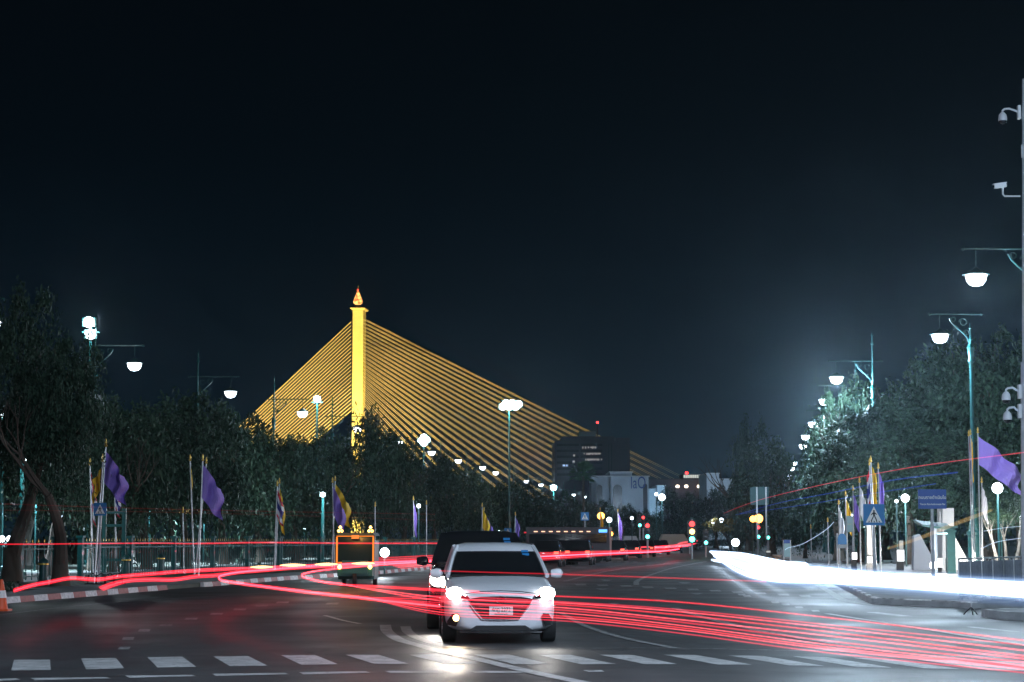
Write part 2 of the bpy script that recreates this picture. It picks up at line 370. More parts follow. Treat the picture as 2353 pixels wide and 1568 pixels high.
# ---------------------------------------------------------------- cable-stayed bridge far behind
DB = 1250.0
def U4(x): return x / 1.74076
def p4(x, y, Y=DB): return P(U4(x), U4(y), Y)
M_pyl = mat('gold_lit_concrete', (.62, .52, .24), .8, noise=.12, nscale=.12)
M_cable = mat('yellow_cable_sheath', (.58, .48, .26), .6)
base = p4(1428, 2000); base.z = 0
br = thing('cable_stayed_bridge', base, 'golden floodlit bridge pylon with two fans of yellow cables above the trees', 'bridge')
def bpart(b, name, m, smooth=False, parent=br):
    o = b.build(name, m, parent, smooth, None)
    for v in o.data.vertices: v.co = v.co - base
    return o
def boxfrom(b, x0, x1, y0, y1, Y, depth):      # box whose front face fills the picture rectangle, 4096 px units
    a, c = p4(x0, y1, Y), p4(x1, y0, Y)
    b.box(a.x, c.x, Y, Y + depth, a.z, c.z)
b = MB(); th = R(14)
pa, pb = p4(1404, 2160), p4(1446, 2160); ztop = p4(1425, 1241).z
wx = pb.x - pa.x
b.mi = 0
ang = math.atan2(0, 1)
side = Vector((U4(10) / F * DB, 16, 0))
cor = [Vector((pa.x, DB, 0)), Vector((pb.x, DB, 0)), Vector((pb.x, DB, 0)) + side * .62, Vector((pa.x, DB, 0)) + side * .62]
zs = [0, 12, 24, 36, 48, 60, 72, 84, 96, 108, 120, 132, ztop]
for z0, z1 in zip(zs, zs[1:]):
    q = [Vector((c.x, c.y, z0 + .12)) for c in cor] + [Vector((c.x, c.y, z1 - .12)) for c in cor]
    b.add(q, [(3, 2, 1, 0), (4, 5, 6, 7), (0, 1, 5, 4), (1, 2, 6, 5), (2, 3, 7, 6), (3, 0, 4, 7)])
cc = (cor[0] + cor[2]) / 2
q = [cc + (c - cc) * .985 for c in cor]
b.add([Vector((c.x, c.y, 0)) for c in q] + [Vector((c.x, c.y, ztop - .2)) for c in q], [(0, 1, 5, 4), (1, 2, 6, 5), (2, 3, 7, 6), (3, 0, 4, 7)])
bpart(b, 'pylon', M_pyl)
b = MB()
zc0, zc1 = ztop, p4(1425, 1233).z
def ringq(k, z): return [Vector((cc.x + (c.x - cc.x) * k, cc.y + (c.y - cc.y) * k, z)) for c in cor]
vs = ringq(1.08, zc0) + ringq(1.42, zc0 + .8) + ringq(1.42, zc1) + ringq(.9, zc1 + .5)
fs = []
for k in range(3): fs += [(k * 4 + i, k * 4 + (i + 1) % 4, k * 4 + 4 + (i + 1) % 4, k * 4 + 4 + i) for i in range(4)]
b.add(vs, fs + [(3, 2, 1, 0), (12, 13, 14, 15)]); bpart(b, 'pylon_cap', M_pyl)
# crown: a lantern of gold lattice lit from within
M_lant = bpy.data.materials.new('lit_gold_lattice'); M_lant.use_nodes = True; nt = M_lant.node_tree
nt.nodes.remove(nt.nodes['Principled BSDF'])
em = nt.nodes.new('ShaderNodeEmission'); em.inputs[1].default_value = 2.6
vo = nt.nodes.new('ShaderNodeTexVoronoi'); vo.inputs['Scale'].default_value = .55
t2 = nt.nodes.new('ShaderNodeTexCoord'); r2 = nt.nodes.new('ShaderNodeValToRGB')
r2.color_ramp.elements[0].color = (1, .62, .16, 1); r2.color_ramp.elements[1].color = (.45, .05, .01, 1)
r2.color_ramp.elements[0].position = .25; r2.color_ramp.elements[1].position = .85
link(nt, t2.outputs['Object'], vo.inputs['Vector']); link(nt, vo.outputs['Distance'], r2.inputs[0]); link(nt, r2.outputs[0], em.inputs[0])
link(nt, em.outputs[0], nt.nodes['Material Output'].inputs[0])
cz0, cz1 = p4(1430, 1216).z, p4(1430, 1158).z; H = cz1 - cz0; cx = XU(U4(1430), U4(1200), DB); rm = 19 / 7964 * DB
b = MB(); b.lathe([(rm * .55, 0), (rm * .9, H * .08), (rm, H * .18), (rm * .92, H * .30), (rm * .62, H * .55), (rm * .38, H * .75), (rm * .16, H * .93), (rm * .05, H)], (cx, DB + 4, cz0), 12)
cr = bpart(b, 'crown_lantern', M_lant, True)
b = MB(); b.lathe([(.2, 0), (.45, .4), (.2, .8)], (cx - .2, DB + 4, cz1 - .2), 8); bpart(b, 'aviation_light', M_redl)
b = MB(); b.tube([(cx, DB + 4, cz1), (cx + .2, DB + 4, cz1 + 3)], .12, 5); bpart(b, 'spire', M_gold)
b = MB(); b.lathe([(rm * 1.0, 0), (rm * .7, .8), (rm * .6, 1.6)], (cx, DB + 4, zc1 + .5), 10); bpart(b, 'lantern_base', mat('dark_metal', (.02, .02, .02), .5))
rc = .145
for pl, dx, dyy, Yb in ((0, 0, 0, DB), (1, 9, -6.5, DB + 14)):
    for i in range(25):
        y = 1274.6 + [0, 14.6, 29.3, 44.1, 58.9, 73.7, 88.8, 103.8, 118.6, 133.9, 149.7, 165, 181, 196, 211, 226.5, 242.3, 258.2, 274.2, 290.8, 306.9, 324, 342, 361, 380, 398, 416][i]
        b = MB(); a = p4(1446 + dx, y, Yb if pl else DB + .5); c = p4(2970 - 55.5 * i, 2030 + dyy, Yb)
        mid = a.lerp(c, .5); mid.z -= .0035 * (c - a).length * (1 - i / 30)
        b.tube([a, a.lerp(mid, .5) + Vector((0, 0, -.15)), mid, c], [rc, rc * .9, rc * .75, rc * .7], 5); bpart(b, 'cable', M_cable)
    for i in range(25):
        y = 1288.7 + 14.8 * i; sl = .94 - .0042 * i; x0 = 1405; yo = -3.6 * pl
        b = MB(); a = p4(x0, y + yo * .6, DB + (10 if pl else .5)); c = p4(x0 - (2030 - y) / sl, 2030 + yo, DB + (10 if pl else 0))
        b.tube([a, c], rc, 5); bpart(b, 'cable', M_cable)
b = MB(); a = p4(-400, 2030); c = p4(3300, 2030); b.box(a.x, c.x, DB - 6, DB + 20, a.z - 4, a.z); bpart(b, 'deck', mat('bridge_concrete', (.25, .24, .22), .8))
for (x, yy, zz, pw, tgt, sp) in ((-20, -190, 6, 3.9e6, (0, 6, 80), 62), (10, -150, 6, 1.5e6, (0, 6, 40), 50), (150, -170, 6, 2.0e6, (60, 0, 70), 85), (-130, -150, 6, 2.2e6, (-40, 0, 70), 85), (60, -30, 26, 5e5, (6, 8, 95), 50)):
    L = Vector((x, yy, zz)); lamp_light('floodlight', br, L, pw, (1, .74, .24), .5, 'SPOT', Vector(tgt) - L, sp, .6)
# ---------------------------------------------------------------- trees
def leafmat(name, c1, c2_, rough=.55):
    m = bpy.data.materials.new(name); m.use_nodes = True; nt = m.node_tree; b = nt.nodes['Principled BSDF']
    g = nt.nodes.new('ShaderNodeNewGeometry'); r = nt.nodes.new('ShaderNodeValToRGB')
    r.color_ramp.elements[0].color = (*c1, 1); r.color_ramp.elements[1].color = (*c2_, 1)
    link(nt, g.outputs['Random Per Island'], r.inputs[0]); link(nt, r.outputs[0], b.inputs['Base Color'])
    b.inputs['Roughness'].default_value = rough; b.inputs['Specular IOR Level'].default_value = .25
    return m
M_leaf = leafmat('tamarind_leaves', (.012, .036, .024), (.050, .095, .058))
M_leafp = leafmat('palm_leaves', (.03, .09, .04), (.07, .16, .07))
M_leafy = leafmat('yellow_leaves', (.10, .09, .02), (.2, .16, .04))
def leaf_mesh(name, seed, ncl, per, shape=(1, .8), ls=.05, m=M_leaf, spray=.17, droop=.4):
    rng = np.random.default_rng(seed)
    cs = []
    while len(cs) < ncl:
        p = rng.uniform(-1, 1, 3); d = np.linalg.norm(p)
        if d < 1 and (d > .5 or rng.random() < .45): cs.append(p * (rng.uniform(.78, 1.08)))
    cs = np.array(cs); cs[:, 2] = np.where(cs[:, 2] < -.35, -.35 - .3 * (-.35 - cs[:, 2]), cs[:, 2])
    cs[:, :2] *= shape[0]; cs[:, 2] *= shape[1]
    cs[:, :2] += .14 * np.sin(3 * cs[:, [1, 2]] + seed); 
    V = []
    for c in cs:
        r = spray * rng.uniform(.6, 1.45)
        p = rng.normal(0, 1, (per, 3)); p *= (r / 1.6) * np.array([1.25, 1.25, .55])
        p[:, 2] -= droop * (p[:, 0] ** 2 + p[:, 1] ** 2) / r
        V.append(p + c)
    V = np.concatenate(V); n = len(V)
    out = V / (np.linalg.norm(V, axis=1, keepdims=True) + 1e-6)
    ax = rng.normal(0, 1, (n, 3)) + .6 * out; ax[:, 2] -= .35; ax /= np.linalg.norm(ax, axis=1, keepdims=True)
    up = rng.normal(0, .8, (n, 3)) + np.array([0, 0, 1.0]); sd = np.cross(ax, up); sd /= np.linalg.norm(sd, axis=1, keepdims=True) + 1e-6
    L = ls * rng.uniform(.6, 1.4, (n, 1)); w = L * .36
    q = np.stack([V - ax * L, V + sd * w, V + ax * L, V - sd * w], 1).reshape(-1, 3)
    me = bpy.data.meshes.new(name); me.vertices.add(4 * n); me.vertices.foreach_set('co', q.astype(np.float32).ravel())
    me.loops.add(4 * n); me.loops.foreach_set('vertex_index', np.arange(4 * n, dtype=np.int32))
    me.polygons.add(n); me.polygons.foreach_set('loop_start', np.arange(0, 4 * n, 4, dtype=np.int32))
    try: me.polygons.foreach_set('loop_total', np.full(n, 4, dtype=np.int32))
    except Exception: pass
    me.materials.append(m); me.update(calc_edges=True); me.validate(); return me
def trunk_mesh(name, seed, h=.9, m=M_bark):
    rd = random.Random(seed); b = MB()
    def limb(p, d, L, r, dep):
        pts = [p]; rs = [r]; k = 5
        for i in range(k):
            d = (d + Vector((rd.uniform(-.22, .22), rd.uniform(-.22, .22), rd.uniform(-.03, .2)))).normalized()
            p = p + d * L / k; pts.append(p); rs.append(r * (1 - .45 * (i + 1) / k))
        b.tube(pts, rs, 8 if dep == 0 else 5)
        if dep < 3:
            for j in range(3 if dep else rd.choice((2, 3))):
                a = rd.uniform(0, 6.28); q = (d * 1.0 + Vector((math.cos(a), math.sin(a), .25)) * rd.uniform(.5, .95)).normalized()
                limb(pts[-1 if j < 2 else -2], q, L * rd.uniform(.6, .8), rs[-1] * .72, dep + 1)
    b.tube([(0, 0, -.05), (0, 0, .06), (0, 0, .16)], [.085, .055, .047], 9)
    limb(Vector((0, 0, .1)), Vector((rd.uniform(-.12, .12), rd.uniform(-.12, .12), 1)), .42, .047, 0)
    me = b.build(name, m, None, True); d = me.data; bpy.data.objects.remove(me); return d
CR = [leaf_mesh('crown', s, 58, 165, (1, .82), .046, spray=.19, droop=.55) for s in range(5)]
CRB = [leaf_mesh('crown', 20 + s, 95, 260, (1, .78), .029, spray=.15, droop=.6) for s in range(3)]
TR = [trunk_mesh('trunk', 3 + s) for s in range(5)]
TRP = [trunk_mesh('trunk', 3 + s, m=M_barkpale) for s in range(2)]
rt = random.Random(5)
def tree(u, vtop, D, rpx, label, group, gap=.22, crown=None, trunk=None, zs=1.0, vb=None, name='street_tree'):
    """crown spans rpx picture columns to each side and reaches the row vtop; gap = share of the height left under the crown"""
    top = P(u, vtop, D).z; r = rpx / F * D; x = XU(u, 1240, D)
    t = thing(name, (x, D, .12), label, 'tree', group)
    zb = top * gap; hz = (top - zb) / 1.62
    k = rt.randrange(5)
    tk = bpy.data.objects.new('trunk', trunk or TR[k]); C.objects.link(tk); tk.parent = t
    H = top * .70; W_ = max(H * .8, r * 1.25); tk.scale = (W_, W_, H); tk.rotation_euler = (0, 0, rt.uniform(0, 6.28))
    cm = crown or CR[rt.randrange(5)]
    cr = bpy.data.objects.new('crown', cm); C.objects.link(cr); cr.parent = t
    cr.location = (0, 0, top - .80 * hz * 1.04 - .1); cr.scale = (r * .96, r * .96, hz); cr.rotation_euler = (0, 0, rt.uniform(0, 6.28))
    return t
GL = 'trees along the left side of the avenue'; GR = 'trees along the right side of the avenue'; GF = 'trees closing the far end of the avenue'
tree(28, 640, 67, 150, 'tallest dark tree at the left edge of the picture', GL, .30, CRB[0])
tree(140, 735, 61.5, 118, 'tree with a forked leaning trunk behind the left kerb', GL, .38, CRB[1])
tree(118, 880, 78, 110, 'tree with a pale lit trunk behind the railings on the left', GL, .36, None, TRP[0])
tree(215, 880, 92, 100, 'tree behind the left crossing sign and flag poles', GL, .30)
lt = [(262, 905, 84, 105), (338, 900, 95, 112), (428, 905, 104, 105), (515, 925, 114, 100), (598, 962, 124, 88), (682, 975, 135, 80), (770, 992, 146, 76), (846, 938, 158, 74), (925, 1012, 172, 62), (1000, 1042, 186, 60), (1078, 1072, 200, 56), (1150, 1088, 215, 52), (1222, 1108, 230, 48), (1290, 1128, 250, 44)]
for i, (u, v, D, r) in enumerate(lt):
    tree(u, v, D, r * 1.22, '%s dark tree from the left in the front row along the avenue' % ORD[i + 1] if i else 'first dark tree right of the left crossing sign, front row', GL, .24 if i < 6 else .2)
for i, (u, v, D, r) in enumerate([(60, 860, 110, 120), (180, 930, 118, 100), (300, 925, 122, 110), (395, 915, 132, 100), (560, 950, 150, 100), (730, 985, 170, 80), (890, 1010, 195, 70), (1040, 1065, 225, 62), (1180, 1105, 260, 52)]):
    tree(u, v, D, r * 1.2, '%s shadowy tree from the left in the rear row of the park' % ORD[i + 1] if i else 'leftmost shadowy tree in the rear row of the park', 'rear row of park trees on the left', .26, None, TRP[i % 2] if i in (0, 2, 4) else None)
for i, (u, v, D, r) in enumerate([(1345, 1140, 290, 40), (1392, 1150, 310, 40), (1440, 1160, 320, 40), (1488, 1162, 330, 38), (1540, 1120, 345, 42), (1592, 1132, 355, 40), (1645, 1104, 350, 42), (1690, 1110, 340, 40), (1740, 1128, 330, 40), (1500, 1185, 300, 36), (1600, 1180, 300, 40), (1700, 1170, 290, 42)]):
    tree(u, v, D, r, '%s dark tree from the left across the far end of the road' % ORD[i + 1] if i else 'leftmost dark tree across the far end of the road, by the fan palm', GF, .16)
tree(1775, 1010, 190, 100, 'dark tree behind the row of tiny lamps on the right', GR, .12)
tree(1722, 960, 260, 60, 'faint tall tree fading into the night right of the centre', GR, .12)
tree(1850, 1120, 150, 50, 'small tree below the tiny lamps on the right', GR, .2)
tree(1928, 880, 134, 92, 'feathery tree lit white by the street lamp above it', GR, .16, CRB[0])
tree(1980, 925, 126, 150, 'tree half lit by the lamp, behind the right crossing sign', GR, .2, CRB[1])
tree(2030, 825, 140, 185, 'dark tree right of the brightly lit tree', GR, .18, CRB[2])
tree(2095, 905, 114, 190, 'broad leafy tree behind the blue street name sign', GR, .24, CRB[0])
tree(2150, 775, 122, 215, 'tall dark tree behind the green lamp post on the right', GR, .2, CRB[1])
tree(2290, 700, 116, 225, 'tallest dark tree at the right edge of the picture', GR, .22, CRB[2])
tree(2262, 985, 112, 165, 'low tree behind the purple flag at the right', GR, .32, CRB[1])
tree(2345, 960, 111, 150, 'tree cut by the right edge behind the round security cameras', GR, .3, CRB[0])
def hedge(name, x0, x1, y0, y1, h, n, label, ls=.05, m=M_leaf):
    rng = np.random.default_rng(int(abs(x0) * 10)); b = MB()
    for _ in range(n):
        p = Vector((rng.uniform(x0, x1), rng.uniform(y0, y1), .1 + h * rng.random() ** .7)); a = Vector(rng.normal(0, 1, 3)).normalized() * ls; c = Vector(rng.normal(0, 1, 3)).normalized() * ls * .6
        b.add([p - a, p + c, p + a, p - c], [(0, 1, 2, 3)])
    o = b.build(name, m); tag(o, label, 'hedge'); return o
hedge('low_shrub', -17.5, -13.6, 52.5, 56, .28, 2600, 'low green ground shrub behind the kerb at the far left')
# fan palm
px, pD = XU(1340, 1240, 280), 280; pt = thing('fan_palm', (px, pD, 0), 'round-crowned fan palm before the dark office block', 'palm tree')
ztop = P(1340, 1092, pD).z
b = MB(); b.tube([(0, 0, 0), (.1, 0, ztop * .5), (0, 0, ztop - .2)], [.3, .22, .2], 8); b.build('trunk', M_bark, pt)
b = MB(); rd = random.Random(3)
for i in range(46):
    a = rd.uniform(0, 6.28); el = rd.uniform(-.55, 1.35); d = Vector((math.cos(a) * math.cos(el), math.sin(a) * math.cos(el), math.sin(el)))
    s0 = d * 1.1; sd = d.cross(Vector((0, 0, 1))).normalized(); up = sd.cross(d)
    b.tube([(0, 0, ztop), Vector((0, 0, ztop)) + s0], .03, 4)
    for k in range(13):
        q = (k - 6) / 6 * 1.25; e2 = (d * math.cos(q) + sd * math.sin(q)).normalized(); o0 = Vector((0, 0, ztop)) + s0; L = 1.25 * rd.uniform(.85, 1.1)
        b.add([o0, o0 + e2 * L * .55 + up * .05 + sd * .07, o0 + e2 * L - Vector((0, 0, .12)), o0 + e2 * L * .55 - sd * .07], [(0, 1, 2, 3)])
b.build('crown', M_leafp, pt)
# ---------------------------------------------------------------- street lamps
M_scroll = M_dkgreen
def make_lamp(name, first_label, loc, s, on=M_bl, arm=2.35, H=15.0, zl=12.0, group=''):
    t = thing(name, loc, first_label, 'street lamp', group)
    b = MB(); b.lathe([(.42, 0), (.42, .5), (.36, .6), (.36, 1.7), (.42, 1.75), (.42, 1.9), (.30, 2.0), (.22, 2.5), (.14, 3.1), (.12, 3.3)], n=10); b.build('pedestal', M_green, t, True)
    b = MB(); b.tube([(0, 0, 3.2), (0, 0, 7), (0, 0, zl - 1.2), (0, 0, H - .9)], [.115, .10, .085, .06], 10)
    b.lathe([(.10, zl - 1.5), (.19, zl - 1.4), (.12, zl - 1.25), (.15, zl - .95), (.15, zl - .8), (.21, zl - .7), (.09, zl - .5)], n=10)
    b.lathe([(.05, H - .95), (.13, H - .85), (.05, H - .7), (.05, H - .35), (.10, H - .28), (.03, H - .18), (.015, H)], n=8); b.build('pole', M_green, t, True)
    b = MB(); za = zl + 1.05
    b.tube([(-.55 * s, 0, za), (arm * s + .45 * s, 0, za)], .045, 6)
    b.lathe([(.0, -.1), (.1, 0), (.0, .1)], (-.6 * s, 0, za), 6); b.lathe([(.0, -.1), (.1, 0), (.0, .1)], ((arm + .5) * s, 0, za), 6)
    b.tube([(.05 * s, 0, za - 1.5)] + [((.12 + .95 * math.sin(a) ** 2) * s, 0, za - 1.4 + 1.25 * a / 1.57) for a in (.3, .6, .9, 1.2, 1.5)], .04, 5)
    for cx_, cz_, rr in ((.35, -.42, .22), (.85, -.28, .15), (.2, -.95, .16)):
        b.tube([((cx_ + rr * math.cos(a) * (1 - a / 16)) * s, 0, za + cz_ + rr * math.sin(a) * (1 - a / 16)) for a in [k * .7 for k in range(11)]], .03, 5)
    b.tube([(arm * s, 0, za), (arm * s, 0, zl + .25)], .022, 5); b.build('bracket_arm', M_scroll, t, True)
    b = MB(); b.lathe([(.06, .30), (.16, .22), (.42, .06), (.54, .03), (.54, 0), (.45, -.01)][::-1], (arm * s, 0, zl), 18); b.build('lamp_shade', M_dkgreen, t, True)
    b = MB(); b.lathe([(.05, -.46), (.24, -.41), (.37, -.26), (.43, -.02), (.43, 0)], (arm * s, 0, zl), 18); b.build('lamp_bowl', on, t, True)
    return t
PW = 1900; LCOL = (.62, .82, 1.0)
lamps_l = [(309, 835), (530, 900), (695, 947), (821, 983), (916, 1015), (992, 1038), (1053, 1057), (1109, 1073), (1139, 1085), (1210, 1105), (1243, 1113), (1272, 1121), (1318, 1136), (1343, 1141), (1371, 1152), (1388, 1160)]
GLL = 'bowl street lamps along the left side'; GLR = 'bowl street lamps along the right side'
protoL = None
for i, (u, v) in enumerate(lamps_l):
    D = (12 - CAMH) * F / (VH - v) * 1.0; x = XU(u, v, D) - 2.35
    lab = '%s bowl lamp from the left in the receding left-hand row' % ORD[i].replace('nearest', 'first')
    z = P(u, v, D).z - 12
    if protoL is None:
        o = protoL = make_lamp('street_lamp', lab, (x, D, z), 1, M_bl, group=GLL)
    else: o = again(protoL, (x, D, z), lab)
    if i > 3:
        for c in kids(o):
            if c.name.startswith('lamp_bowl'): c.scale = (1.0, 1, 1.0)
lamps_r = [(2243, 632, 1.02), (2160, 769, 1), (1922, 867, 1), (1895, 918, 1), (1868, 971, 1), (1851, 1001, 1), (1845, 1023, 1), (1824, 1062, 1), (1819, 1075, 1), (1813, 1090, 1), (1809, 1101, 1)]
protoR = None
for i, (u, v, _) in enumerate(lamps_r):
    D = (12 - CAMH) * F / (VH - v); arm = 2.35
    x = XU(u, v, D) + (2.35 if i != 1 else 1.55); z = P(u, v, D).z - 12
    lab = '%s bowl lamp from the right in the receding right-hand row' % ORD[i].replace('nearest', 'first')
    if protoR is None: o = protoR = make_lamp('street_lamp', lab, (x, D, z), -1, M_bl, group=GLR)
    elif i == 1: o = make_lamp('street_lamp', 'bowl lamp on the bright teal post beside the purple flag', (x, D, z), -1, M_bl, 1.55, 12.6, group=GLR)
    else: o = again(protoR, (x, D, z), lab)
for D, X, lab in ((55, 17.6, 'unseen bowl lamp just outside the right edge of the picture'), (32, 15.2, 'unseen added bowl lamp beside the right pavement near the photographer'), (9, 12.9, 'unseen added bowl lamp at the right-hand kerb behind the crossing')):  # unseen lamps continuing the right row, added to light the foreground
    again(protoR, (X + 2.35, D, 0), lab)
for D, X, lab in ((95, -27.3, 'unseen bowl lamp left of the picture behind the leftmost trees'), (71, -30, 'unseen added bowl lamp far left beyond the park railings'), (24, -19, 'unseen added bowl lamp at the left-hand kerb near the photographer')):  # unseen lamps extending the left side, also added for foreground light
    again(protoL, (X, D, 0), lab)
# lights are added after copying, so each lamp has exactly one bulb
n = 0
for o in list(bpy.data.objects):
    if o.get('category') == 'street lamp':
        s = 1 if o['group'] == GLL else -1
        arm = 1.55 if 'bright teal' in o['label'] else 2.35
        lamp_light('bulb', o, (arm * s, 0, 11.45), PW * (9 if 'third bowl lamp from the right' in o['label'] else 1.6 if s < 0 and o.location.y < 160 else .12 if s > 0 and o.location.y > 60 else 1), LCOL, .3)
# ---------------------------------------------------------------- floodlights on masts
def flood(u, v, D, label, heads, power, hs=.45, name='floodlight_mast', vis=True):
    p = P(u, v, D); t = thing(name, (p.x, D, 0), label, 'floodlight', 'floodlight masts')
    b = MB(); b.lathe([(.25, 0), (.25, .3), (.12, .4)], n=8); b.tube([(0, 0, .3), (0, 0, p.z)], [.13, .07], 8); (b.tube([(-.5, 0, p.z - .3), (.5, 0, p.z - .3)], .05, 6) if power > 5000 else 0); b.build('mast', M_green, t, True)
    for dx, dz in heads:
        b = MB(); b.box(dx - hs, dx + hs, -.1, .15, p.z + dz - hs * .7, p.z + dz + hs * .7); hd = b.build('lamp_head', M_dkgreen, t)
        b = MB(); b.lathe([(hs * .86, 0), (hs * .8, .06), (hs * .4, .12), (.02, .14)], n=14); L = b.build('lens', M_flood, hd); L.rotation_euler = (R(90), 0, 0); L.location = (dx, -.1, p.z + dz)
    lamp_light('bulb', t, (0, -1.2 if power < 5000 else -.6, p.z), power * (.16 if u < 1000 else .3), (.75, .92, 1), .3)
    return t
flood(1170, 935, 200, 'large cluster of glaring floodlights on a tall mast right of the bridge pylon', [(-.65, 0), (0, 0), (.65, 0), (.95, .25), (-.3, .35), (.3, .35)], 7000, .42)
flood(974, 1012, 215, 'dazzling single floodlight above the trees left of the tall mast', [(-.3, 0), (.3, .05), (0, .3), (0, -.3)], 6000, .42)
flood(729, 917, 165, 'small floodlight on a post in front of the left cables', [(0, 0)], 6000, .30)
t = thing('floodlight_mast', (9.5, 10, 0), 'added floodlight mast out of view on the right, lighting the white car', 'floodlight', 'floodlight masts')  # invented mast, put in to light the front of the white car
b = MB(); b.tube([(0, 0, 0), (0, 0, 12.5)], [.14, .08], 8); b.tube([(-.6, 0, 12.2), (.6, 0, 12.2)], .05, 6); b.build('mast', M_green, t, True)
for dx in (-.5, .5): b = MB(); b.box(dx - .3, dx + .3, -.15, .15, 11.8, 12.1); hd = b.build('lamp_head', M_dkgreen, t); b = MB(); b.box(dx - .25, dx + .25, .15, .17, 11.84, 12.06); b.build('lens', M_flood, hd)
lamp_light('bulb', t, (0, .5, 11.8), 17000, (.64, .80, 1), .4, 'SPOT', (-9, 20, -11), 120, .9)
t = flood(209, 752, 113, 'pair of stacked floodlights glaring above the leftmost lamp post', [(-.12, .28), (0, -.42)], 6000, .36)
b = MB(); z = P(216, 912, 113).z; b.box(.1, .7, -.3, .2, z - .2, z + .1); b.prism([(.2, z - .35), (1.0, z - .3), (.8, z - 1.0), (.2, z - .85)], .5, 'y', -.25); b.build('speaker_box', M_greypole, t)
flood(1272, 1121, 300, 'bright floodlight low in the left row before the palm', [(0, 0)], 14000, .5)
flood(742, 1137, 112, 'small bright lamp among the left trees beside the yellow flag', [(0, 0)], 3500, .16)
flood(8, 955, 90, 'small bluish lamp in the leaves at the left edge', [(0, 0)], 3000, .13)
flood(52, 1057, 72, 'twin small lamps in the branches above the left trunk', [(-.08, 0), (.09, 0)], 2500, .07)
# park lamps with white globes
def globe(u, v, D, label, r=.16, twin=0, power=900, mt=M_bl, cat='park lamp', pole=M_dkgreen, name='park_lamp', col=(.8, .9, 1)):
    p = P(u, v, D); power *= .15 if u < 1200 else .4; t = thing(name, (p.x, D, .1), label, cat)
    b = MB(); b.tube([(0, 0, 0), (0, 0, p.z - .1 - r)], .045, 6)
    if twin: b.tube([(-twin, 0, p.z - .25 - r), (twin, 0, p.z - .25 - r)], .03, 5)
    b.build('pole', pole, t)
    for dx in ((-twin, twin) if twin else (0,)):
        b = MB(); b.lathe([(r * math.sin(a), -r * math.cos(a)) for a in [k * .3927 + .05 for k in range(8)]] + [(.01, r)], (dx, 0, p.z - .1), 10); b.build('globe', mt, t, True)
    if power: lamp_light('bulb', t, (0, -1.3, p.z), power, col, .2)
    return t
globe(13, 1239, 80, 'twin globe park lamp behind the left tree trunk', .13, .15, 2200)
for u_, D_, l_ in ((84, 92, 'added tall park path lamp behind the two leftmost trunks'), (345, 112, 'added tall park path lamp behind the long railings, left'), (470, 122, 'added tall park path lamp behind the deep purple flag'), (700, 150, 'added tall park path lamp left of the tuk-tuk')):  # half-hidden extra lamps, added to brighten the park ground behind the railings
    t_ = globe(u_, 1240 - 2.6 * F / D_, D_, l_, .14, 0, 0)
    lamp_light('ground_fill_light', t_, (0, -.3, 3.9), 5200, (.62, .84, 1), .2, 'SPOT', (0, -.15, -1), 125, .5)
globe(500, 1163, 130, 'small globe lamp glowing under the left trees', .13, 0, 1500)
globe(962, 1163, 120, 'white globe lamp left of the white car roof', .12, 0, 1200)
globe(2292, 1122, 78, 'bright lamp behind the purple flag on the right', .22, 0, 2600)
globe(2080, 1145, 105, 'bright lamp left of the blue street name sign', .22, 0, 3000)
globe(1988, 1176, 115, 'small lamp left of the right crossing sign', .18, 0, 1500)
globe(1960, 1187, 120, 'tiny lamp between the grey flag poles on the right', .16, 0, 0)
globe(1690, 1247, 150, 'star-bright lamp above the white headlight streak', .30, 0, 0)
globe(1521, 1143, 260, 'white lamp before the small white gatehouse', .45, 0, 2500)
globe(1508, 1136, 262, 'small dim lamp beside the white gatehouse', .22, 0, 0)
globe(884, 1270, 84, 'single dazzling motorcycle headlight right of the tuk-tuk, shown as a globe on a pole', .20, 0, 900)  # stands in for a motorcycle headlight, modelled as a globe on a pole
for i, (u, v) in enumerate(((2300, 1191), (2345, 1188), (2060, 1152))): globe(u, v, 100, ('bare bulb lamp left of the pair beyond the barriers', 'bare bulb lamp at the right edge beyond the barriers', 'faint bulb among the leaves by the blue street sign')[i], .09, 0, 300)
globe(1381, 1186, 190, 'orange street light above the queueing cars', .34, 0, 900, M_warm, 'street light', name='orange_light', col=(1, .4, .1))
globe(1403, 1227, 180, 'amber light on a short white post at the kerb', .22, 0, 0, M_warm, 'street light', name='orange_light')
globe(1400, 1195, 185, 'white street light beside the orange one', .24, 0, 700, M_bl, 'street light')
globe(1743, 1192, 175, 'large orange light above the headlight glare', .38, 0, 1500, M_warm, 'street light', name='orange_light', col=(1, .4, .1))
globe(1730, 1193, 178, 'smaller orange light left of the larger one above the glare', .28, 0, 0, M_warm, 'street light', name='orange_light')
globe(1452, 1191, 200, 'white light on the pole left of the far signals', .16, 0, 0, M_bl, 'street light')
globe(1638, 1199, 230, 'white light on the post right of the bright signal', .24, 0, 800)
globe(1658, 1196, 235, 'yellowish light beside the leaning pole at the far junction', .26, 0, 800)
for i, (u, v) in enumerate(((1557, 1098), (1578, 1098), (1601, 1098), (1614, 1097))):
    pass
